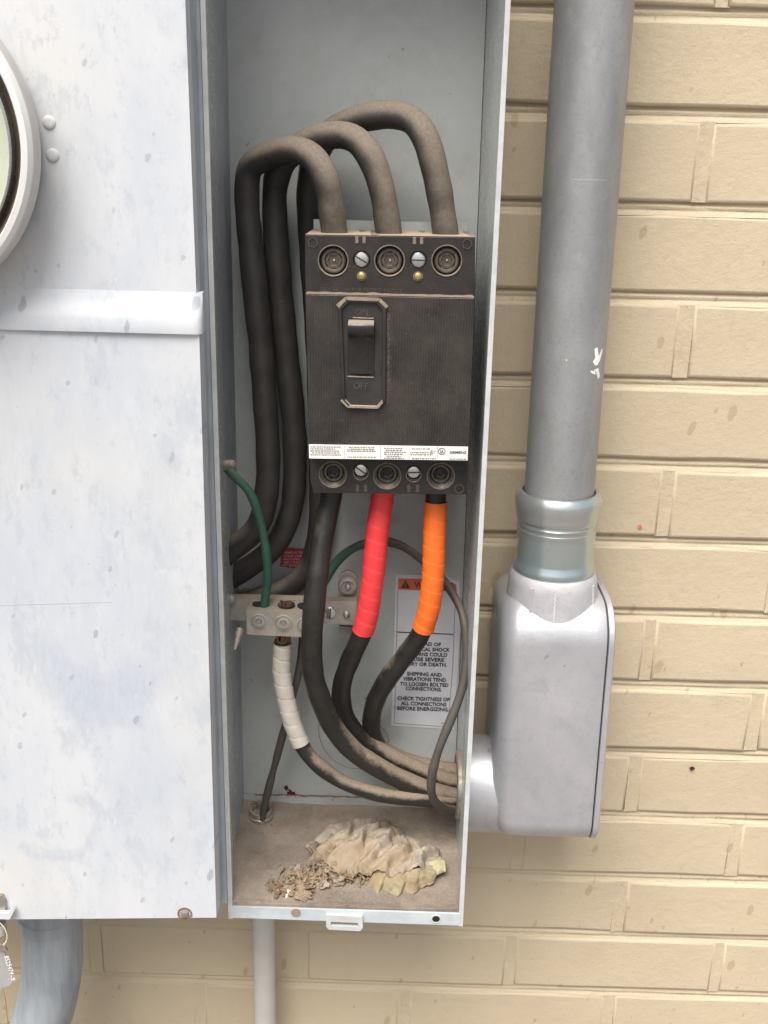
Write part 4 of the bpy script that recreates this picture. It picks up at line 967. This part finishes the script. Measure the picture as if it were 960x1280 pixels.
# paint smear follows the pipe surface
def on_pipe(u, v, r=.0269):
    d_ = ray(u, v); k = a1; w_ = CAMP-k; dp = d_-ax*d_.dot(ax); wp = w_-ax*w_.dot(ax)
    A_ = dp.dot(dp); B_ = 2*dp.dot(wp); C_ = wp.dot(wp)-r*r; D_ = B_*B_-4*A_*C_
    return CAMP+d_*((-B_-math.sqrt(max(D_, 0)))/(2*A_))
bm = nb()
def patch(poly):
    vs_ = [bm.verts.new(on_pipe(u, v)) for u, v in poly]; bm.faces.new(vs_)
for poly in ([(743, 436), (747, 434), (748.5, 445), (752, 436), (753.5, 437), (750, 450), (747, 456), (744, 457), (741, 452), (744, 447)], [(738, 463), (742, 464), (745, 467), (743, 468), (739, 466)], [(743, 462), (748, 460), (750, 470), (748, 474), (745, 470), (742, 466)], [(707, 449.5), (708.5, 449), (708.8, 451), (707.2, 451)]):
    patch(poly)
obj('paint_smear', bm, 'white_paint', riser)
bm = nb()       # faint scratch band round the pipe
pts = [on_pipe(716+i*1.7, 224+math.sin(i)*.25+i*.05, .02685) for i in range(26)]
for A_, B_ in zip(pts, pts[1:]):
    e = ax*.00022; bm.faces.new([bm.verts.new(x) for x in (A_-e, B_-e, B_+e, A_+e)])
obj('scratch', bm, 'ring_beige', riser)
cpl = thing('conduit_coupling', 'shiny zinc compression coupling between the riser pipe and conduit body', 'coupling', onaxis(706))
def H(v): return (onaxis(v)-b0).dot(ax)
bm = nb()
h0, h1, h2, h3, h4 = H(708), H(697), H(655), H(648), H(622)
lathe(bm, [(.0268, h0-.010), (.0305, h0-.004), (.0322, h0), (.0322, h0+.0030), (.0316, h0+.0042), (.0308, h1+.0006), (.0306, h1+.0012), (.0306, h1+.002), (.0306, h1+.006), (.0306, h2-.008), (.0306, h2-.0042), (.0310, h2-.003), (.0310, h2-.0015), (.0303, h2-.001), (.0303, h2+.001), (.0310, h2+.0015), (.0312, h2+.003), (.0306, h2+.004), (.0306, h3+.001)], b0, ax, 56); obj('barrel', bm, 'bright_zinc', cpl, True)
bm = nb()
lathe(bm, [(.0296, h3+.0004), (.0312, h3+.0006), (.0320, h3+.0014), (.0325, h3+.003), (.0327, h3+.005), (.0328, h4-.012), (.0329, h4-.009), (.0336, h4-.006), (.0340, h4-.001), (.0334, h4+.003), (.0310, h4+.0058), (.0285, h4+.0062), (.0272, h4+.003), (.0270, h4-.002)], b0, ax, 56)
obj('compression_nut', bm, 'bright_zinc', cpl, True)

lbx = thing('conduit_fitting', 'cast aluminium elbow conduit body joined to the right side of the open enclosure', 'conduit fitting', P(690, 1040, -.05))
YFt = -.100; YBk = -.010
xl = P(619, 850, -.055).x; xr = P(763, 850, -.085).x; zt = P(690, 733, -.05).z; zb = P(690, 1048, -.088).z
rnd_t, rnd_b = .030, .022
def yz_profile(inset=0.0, n=10):
    pts = []
    y0, y1, z0_, z1_ = YFt+inset, YBk-inset*.3, zb+inset, zt-inset
    R_, r2 = rnd_b, rnd_t
    for i in range(n+1): a_ = math.pi*1.5-math.pi/2*i/n; pts.append((y0+R_+R_*math.cos(a_), z0_+R_+R_*math.sin(a_)))
    for i in range(n+1): a_ = math.pi-math.pi/2*i/n; pts.append((y0+r2+r2*math.cos(a_), z1_-r2+r2*math.sin(a_)))
    rb = .012
    for i in range(6): a_ = math.pi/2-math.pi/2*i/5; pts.append((y1-rb+rb*math.cos(a_), z1_-rb+rb*math.sin(a_)))
    for i in range(6): a_ = 0-math.pi/2*i/5; pts.append((y1-rb+rb*math.cos(a_), z0_+rb+rb*math.sin(a_)))
    return pts
def sweep_x(bm, secs, shear):      # secs: (x, inset)
    R_ = []
    for x, ins in secs: R_.append([bm.verts.new((x+shear*(z-zb), y, z)) for y, z in yz_profile(ins)])
    n = len(R_[0])
    for a_, b_ in zip(R_, R_[1:]):
        for i in range(n): bm.faces.new((a_[i], a_[(i+1) % n], b_[(i+1) % n], b_[i]))
    bm.faces.new(R_[0]); bm.faces.new(R_[-1][::-1])
sh = -.012
bm = nb(); rr = .017; secs = []
for i in range(9):
    a_ = math.pi/2*i/8; secs.append((xl+rr*(1-math.sin(a_)) if False else xl+rr*(1-math.cos(a_)), rr*(1-math.sin(a_))))
secs += [(xl+(xr-xl)*s, 0) for s in (.4, .6, .8)]+[(xr-.0075, 0), (xr-.0065, .0004)]
sweep_x(bm, secs, sh); obj('body', bm, 'cast_aluminium', lbx, smooth=True, ang=50)
bm = nb(); sweep_x(bm, [(xr-.0065, .0018), (xr-.0052, .0018)], sh); obj('gasket', bm, 'gasket', lbx)
bm = nb(); sweep_x(bm, [(xr-.0052, .0006), (xr-.0050, -.0004), (xr-.0012, -.0004), (xr, .0010)], sh); obj('cover_plate', bm, 'cast_aluminium', lbx, smooth=True)
# threaded hub, faceted, with casting seam
hb = onaxis(712); hh = H(716)
bm = nb(); lathe(bm, [(.0375, H(800)), (.0372, H(780)), (.0362, H(742)), (.0350, H(722)), (.0338, H(714)), (.0320, H(711)), (.0290, H(711))], b0, ax, 48)
hub = obj('threaded_hub', bm, 'cast_aluminium_rough', lbx, True)
for ang_ in (-.95, .60):
    bm = nb(); f_ = (Vector((0, -1, 0))-ax*ax.dot(Vector((0, -1, 0)))).normalized(); s_ = ax.cross(f_)*-1
    A_ = [b0+ax*H(v)+(f_*math.cos(ang_)+s_*math.sin(ang_))*r_ for v, r_ in ((719, .0350), (745, .0362), (785, .0372))]
    for p0, p1 in zip(A_, A_[1:]):
        d_ = (p1-p0); n_ = (f_*math.cos(ang_)+s_*math.sin(ang_)); t_ = d_.cross(n_).normalized()*.0022
        hexa(bm, [p0-t_-n_*.002, p1-t_-n_*.002, p1+t_-n_*.002, p0+t_-n_*.002, p0-t_*.4+n_*.0011, p1-t_*.4+n_*.0011, p1+t_*.4+n_*.0011, p0+t_*.4+n_*.0011])
    obj('hub_rib', bm, 'cast_aluminium_rough', hub)
bm = nb(); pts = []
for i in range(40):
    v = 716+i*1.5; n_ = f_; c_ = b0+ax*H(v); r_ = .0350+(.0370-.0350)*i/40; x_ = s_*.003+s_*.0004*math.sin(i*1.9)
    pts.append(c_+n_*(r_+.0002)+x_)
for p0, p1 in zip(pts, pts[1:]):
    t_ = s_*.0005; bm.faces.new([bm.verts.new(q) for q in (p0-t_, p1-t_, p1+t_, p0+t_)])
obj('casting_seam', bm, 'chalky_ring', hub)
# side outlet into the enclosure, flaring into the body
oc = P(612, 980, HY); oy = -.0535; oz = oc.z; r_o = (P(610, 925, -.058).z-P(612, 1034, -.058).z)/2*.955; x_in = hc.x+.0022
bm = nb(); prf = [(r_o*.9, 0), (r_o, .0006), (r_o, .016), (r_o*1.0, xl-x_in+.001), (r_o*1.008, xl-x_in+.006), (r_o*1.02, xl-x_in+.010), (r_o*1.03, xl-x_in+.014), (r_o*1.03, xl-x_in+.022), (r_o*.8, xl-x_in+.024)]
lathe(bm, prf, Vector((x_in, oy, oz)), (1, 0, .02), 48); obj('side_outlet', bm, 'cast_aluminium', lbx, True)
bm = nb(); box(bm, x_in, xl+.006, oy-.003, oy+.02, oz-r_o-.0012, oz-r_o+.004); obj('casting_ledge', bm, 'cast_aluminium', lbx, bev=.001)

# ------------------------------------------------------------------ meter box
mb = thing('meter_socket_box', 'chalky white weathered meter box with ribbed cover left of the open enclosure', 'meter box', (-.25, 0, -.56))
XL_ = -.47; YM = -.168
def lx(a, b, v): return a[0]+(b[0]-a[0])*(v-a[1])/(b[1]-a[1])
ztop = ZT+.02
bR0 = P(236.5, 0, -.156); bR1 = P(273, 1132, -.156); zbo = P(268, 1146, -.160).z
bm = nb()
hexa(bm, [(XL_, -.156, zbo+.002), (bR1.x, -.156, zbo+.002), (bR0.x, -.156, ztop), (XL_, -.156, ztop), (XL_, -.004, zbo+.002), (bR1.x-.001, -.004, zbo+.002), (bR0.x-.001, -.004, ztop), (XL_, -.004, ztop)])
obj('body', bm, 'bluish_side', mb, bev=.001)
# upper cover, lower cover
u0 = P(231.5, 0, YM+.003); u1 = P(246.5, 395, YM+.003)
bm = nb(); zt0 = ztop; uX = lambda z: u0.x+(u1.x-u0.x)*(z-u0.z)/(u1.z-u0.z)
hexa(bm, [(XL_-.002, YM+.003, u1.z), (uX(u1.z), YM+.003, u1.z), (uX(zt0), YM+.003, zt0), (XL_-.002, YM+.003, zt0), (XL_-.002, -.154, u1.z), (uX(u1.z)+.0005, -.154, u1.z), (uX(zt0)+.0005, -.154, zt0), (XL_-.002, -.154, zt0)])
obj('upper_cover', bm, 'chalky_paint', mb, bev=.0035, seg=4)
l0 = P(249, 417, YM); l1 = P(270.5, 1147, YM); lb0 = P(100, 1148.5, YM)
bm = nb(); sl_ = (l1.z-lb0.z)/(l1.x-lb0.x); zL = l1.z+sl_*(XL_-l1.x)
hexa(bm, [(XL_-.002, YM, zL), (l1.x, YM, l1.z), (l0.x, YM, l0.z+.002), (XL_-.002, YM, l0.z+.002), (XL_-.002, -.153, zL), (l1.x+.0005, -.153, l1.z), (l0.x+.0005, -.153, l0.z+.002), (XL_-.002, -.153, l0.z+.002)])
obj('lower_cover', bm, 'chalky_paint', mb, bev=.003, seg=4)
# formed rib: swells out then drops to a sharp lower lip
bm = nb(); zr0 = P(150, 376, YM).z; zr1 = P(251, 418.5, YM-.003).z; xr_ = P(251.5, 400, YM-.003).x
prf = [(zr0+.006, YM+.0028), (zr0+.001, YM+.0018), (zr0-.004, YM+.0002), (zr0-.008, YM-.0016), (zr0-.011, YM-.0024), (zr1+.003, YM-.0028), (zr1, YM-.0026), (zr1-.0002, YM-.0018), (zr1+.0006, YM+.002)]
secx = [(XL_-.002, 0), (xr_-.006, 0), (xr_-.003, .0006), (xr_-.0008, .0022), (xr_, .0050)]
R_ = [[bm.verts.new((x, min(y+ins, YM+.004), z+(.0)*x)) for z, y in prf]+[bm.verts.new((x, -.157, prf[-1][0])), bm.verts.new((x, -.157, prf[0][0]))] for x, ins in secx]
n = len(R_[0])
for a_, b_ in zip(R_, R_[1:]):
    for i in range(n): bm.faces.new((a_[i], b_[i], b_[(i+1) % n], a_[(i+1) % n]))
bm.faces.new(R_[0]); bm.faces.new(R_[-1][::-1]); obj('cover_rib', bm, 'chalky_paint', mb, smooth=True, ang=40)
for u, v in ((61.5, 153), (66, 194)):
    bm = nb(); screw_head(bm, P(u, v, YM+.0032), .0040, .0015); obj('rivet', bm, 'chalky_paint', mb, True)
# scuffs worn through the chalk (flat wear marks)
def wear(poly, mat='rubbed_patch', Y=YM): pass
# screw with rust in the lower cover corner
bm = nb(); screw_head(bm, P(231, 1142, YM-.0002), .0036, .0022, seg=6); sc_ = obj('cover_screw', bm, 'rusty_pin', mb, True)
bm = nb(); lathe(bm, [(.0058, 0), (.0056, .0008), (.0045, .0006), (.0044, 0)], P(231, 1142, YM), (0, -1, 0), 20); obj('rust_ring', bm, 'rust', mb, True)
# scribed line on the cover
bm = nb(); slab(bm, [(-60, 757), (0, 756.3), (140, 752.3), (140, 753), (0, 757.2), (-60, 758)], YM-.0001, .0002); obj('scribed_line', bm, 'rubbed_patch', mb)
# latch tab at the lower left
bm = nb(); slab(bm, [(-26, 1140), (10, 1142), (15, 1136), (17.5, 1139), (12, 1149.5), (-26, 1148)], YM-.006, .004); obj('seal_tab', bm, 'chalky_ring', mb, bev=.0008)
bm = nb(); slab(bm, [(-26, 1118), (3, 1120), (7, 1128), (6, 1142), (-26, 1142)], YM-.003, .003); obj('hasp_plate', bm, 'dull_steel', mb, bev=.0008)

# ------------------------------------------------------------------ meter
mc = P(-137, 177, -.172); 
em = thing('electric_meter', 'round glass fronted electric meter held by a beige sealing ring', 'electricity meter', mc)
k = .0+1/(FPX/((-.19+DIST)*1.045))
def pr_(r): return r*k*.885
bm = nb()
lathe(bm, [(pr_(196), -.004), (pr_(200), .004), (pr_(203), .012), (pr_(209), .014), (pr_(210), .019), (pr_(206), .024)], mc, (0, -1, 0), 120); obj('sealing_ring', bm, 'ring_beige', em, True)
bm = nb(); lathe(bm, [(pr_(206.5), .0235), (pr_(201), .027), (pr_(194), .0275), (pr_(192), .0265)], mc, (0, -1, 0), 120); obj('ring_face', bm, 'meter_white', em, True)
bm = nb(); lathe(bm, [(pr_(192.5), .0268), (pr_(188), .020), (pr_(180), .013), (pr_(172), .010)], mc, (0, -1, 0), 120); obj('inner_wall', bm, 'bronze_wall', em, True)
bm = nb(); lathe(bm, [(pr_(174), .010), (pr_(173.5), .0175), (pr_(171.5), .018), (pr_(170), .0175), (pr_(170), .010)], mc, (0, -1, 0), 120); obj('glass_rim', bm, 'steel_screw', em, True)
bm = nb(); lathe(bm, [(pr_(170), .012), (pr_(167), .034), (pr_(156), .045), (pr_(120), .054), (0, .058)], mc, (0, -1, 0), 96); obj('glass_dome', bm, 'meter_glass', em, True)
bm = nb(); lathe(bm, [(pr_(170), .006), (pr_(169.5), .013), (0, .013)], mc, (0, -1, 0), 96); obj('face_plate', bm, 'meter_face', em, True)

# ------------------------------------------------------------------ seal tag
tg = thing('seal_tag', 'grey numbered plastic seal tag on a wire loop below the meter box', 'tag', P(-10, 1235, -.172))
YG = -.172
tp = flat('tag_plate', [(-50, 1178), (-2, 1180), (4, 1184), (15.5, 1227), (12, 1232), (-4, 1237), (-50, 1225)], 'tag_grey', tg, YG, .0012)
text('lettering', '8525474', 'print_white', tp, 5.3, 12.3, (1195, 1218), .0036, YG-.0003, rot=-1, bold=.02)
text('lettering', '-5', 'print_white', tp, 12.6, 15.0, (1219, 1226), .0030, YG-.0003, rot=-1, bold=.02)
tube('wire_loop', cab([(-2, 1152, YG+.001), (5, 1158, YG), (9, 1168, YG), (9.5, 1175, YG), (5, 1182, YG-.001), (-3, 1184, YG-.001), (-10, 1178, YG)], .0005), 'seal_wire', tg, 8, 0, .002)
bm = nb(); lathe(bm, [(.0045, 0), (.0045, .010), (.003, .012), (0, .012)], P(0, 1153, YG+.004), (0, 0, -1), 14); obj('seal_ferrule', bm, 'tag_grey', tg, True)
bm = nb(); slab(bm, [(-6, 1180), (6, 1184), (9, 1189), (-6, 1188)], YG-.003, .002); obj('seal_clip', bm, 'rusty_pin', tg, bev=.0005)

# ------------------------------------------------------------------ big elbow below the meter box
elp = [(63, 1120, -.085), (64, 1150, -.085), (65, 1180, -.085), (65, 1210, -.085), (60, 1245, -.085), (50, 1280, -.084), (34, 1320, -.082), (8, 1370, -.08), (-30, 1430, -.078), (-80, 1500, -.076)]
el = thing('elbow_conduit', 'fat weathered grey plastic conduit curving down to the left from the meter box', 'pipe', P(64, 1150, -.085))
tube('bent_pipe', cab(elp, .0262), 'weathered_pvc', el, 40, .0003, .006)
bm = nb(); c = P(63, 1149, -.085); lathe(bm, [(.0255, .012), (.0272, .010), (.0272, -.001), (.0268, -.002), (.0255, -.0022)], c, (0, 0, 1), 44); obj('collar', bm, 'weathered_pvc', el, True)
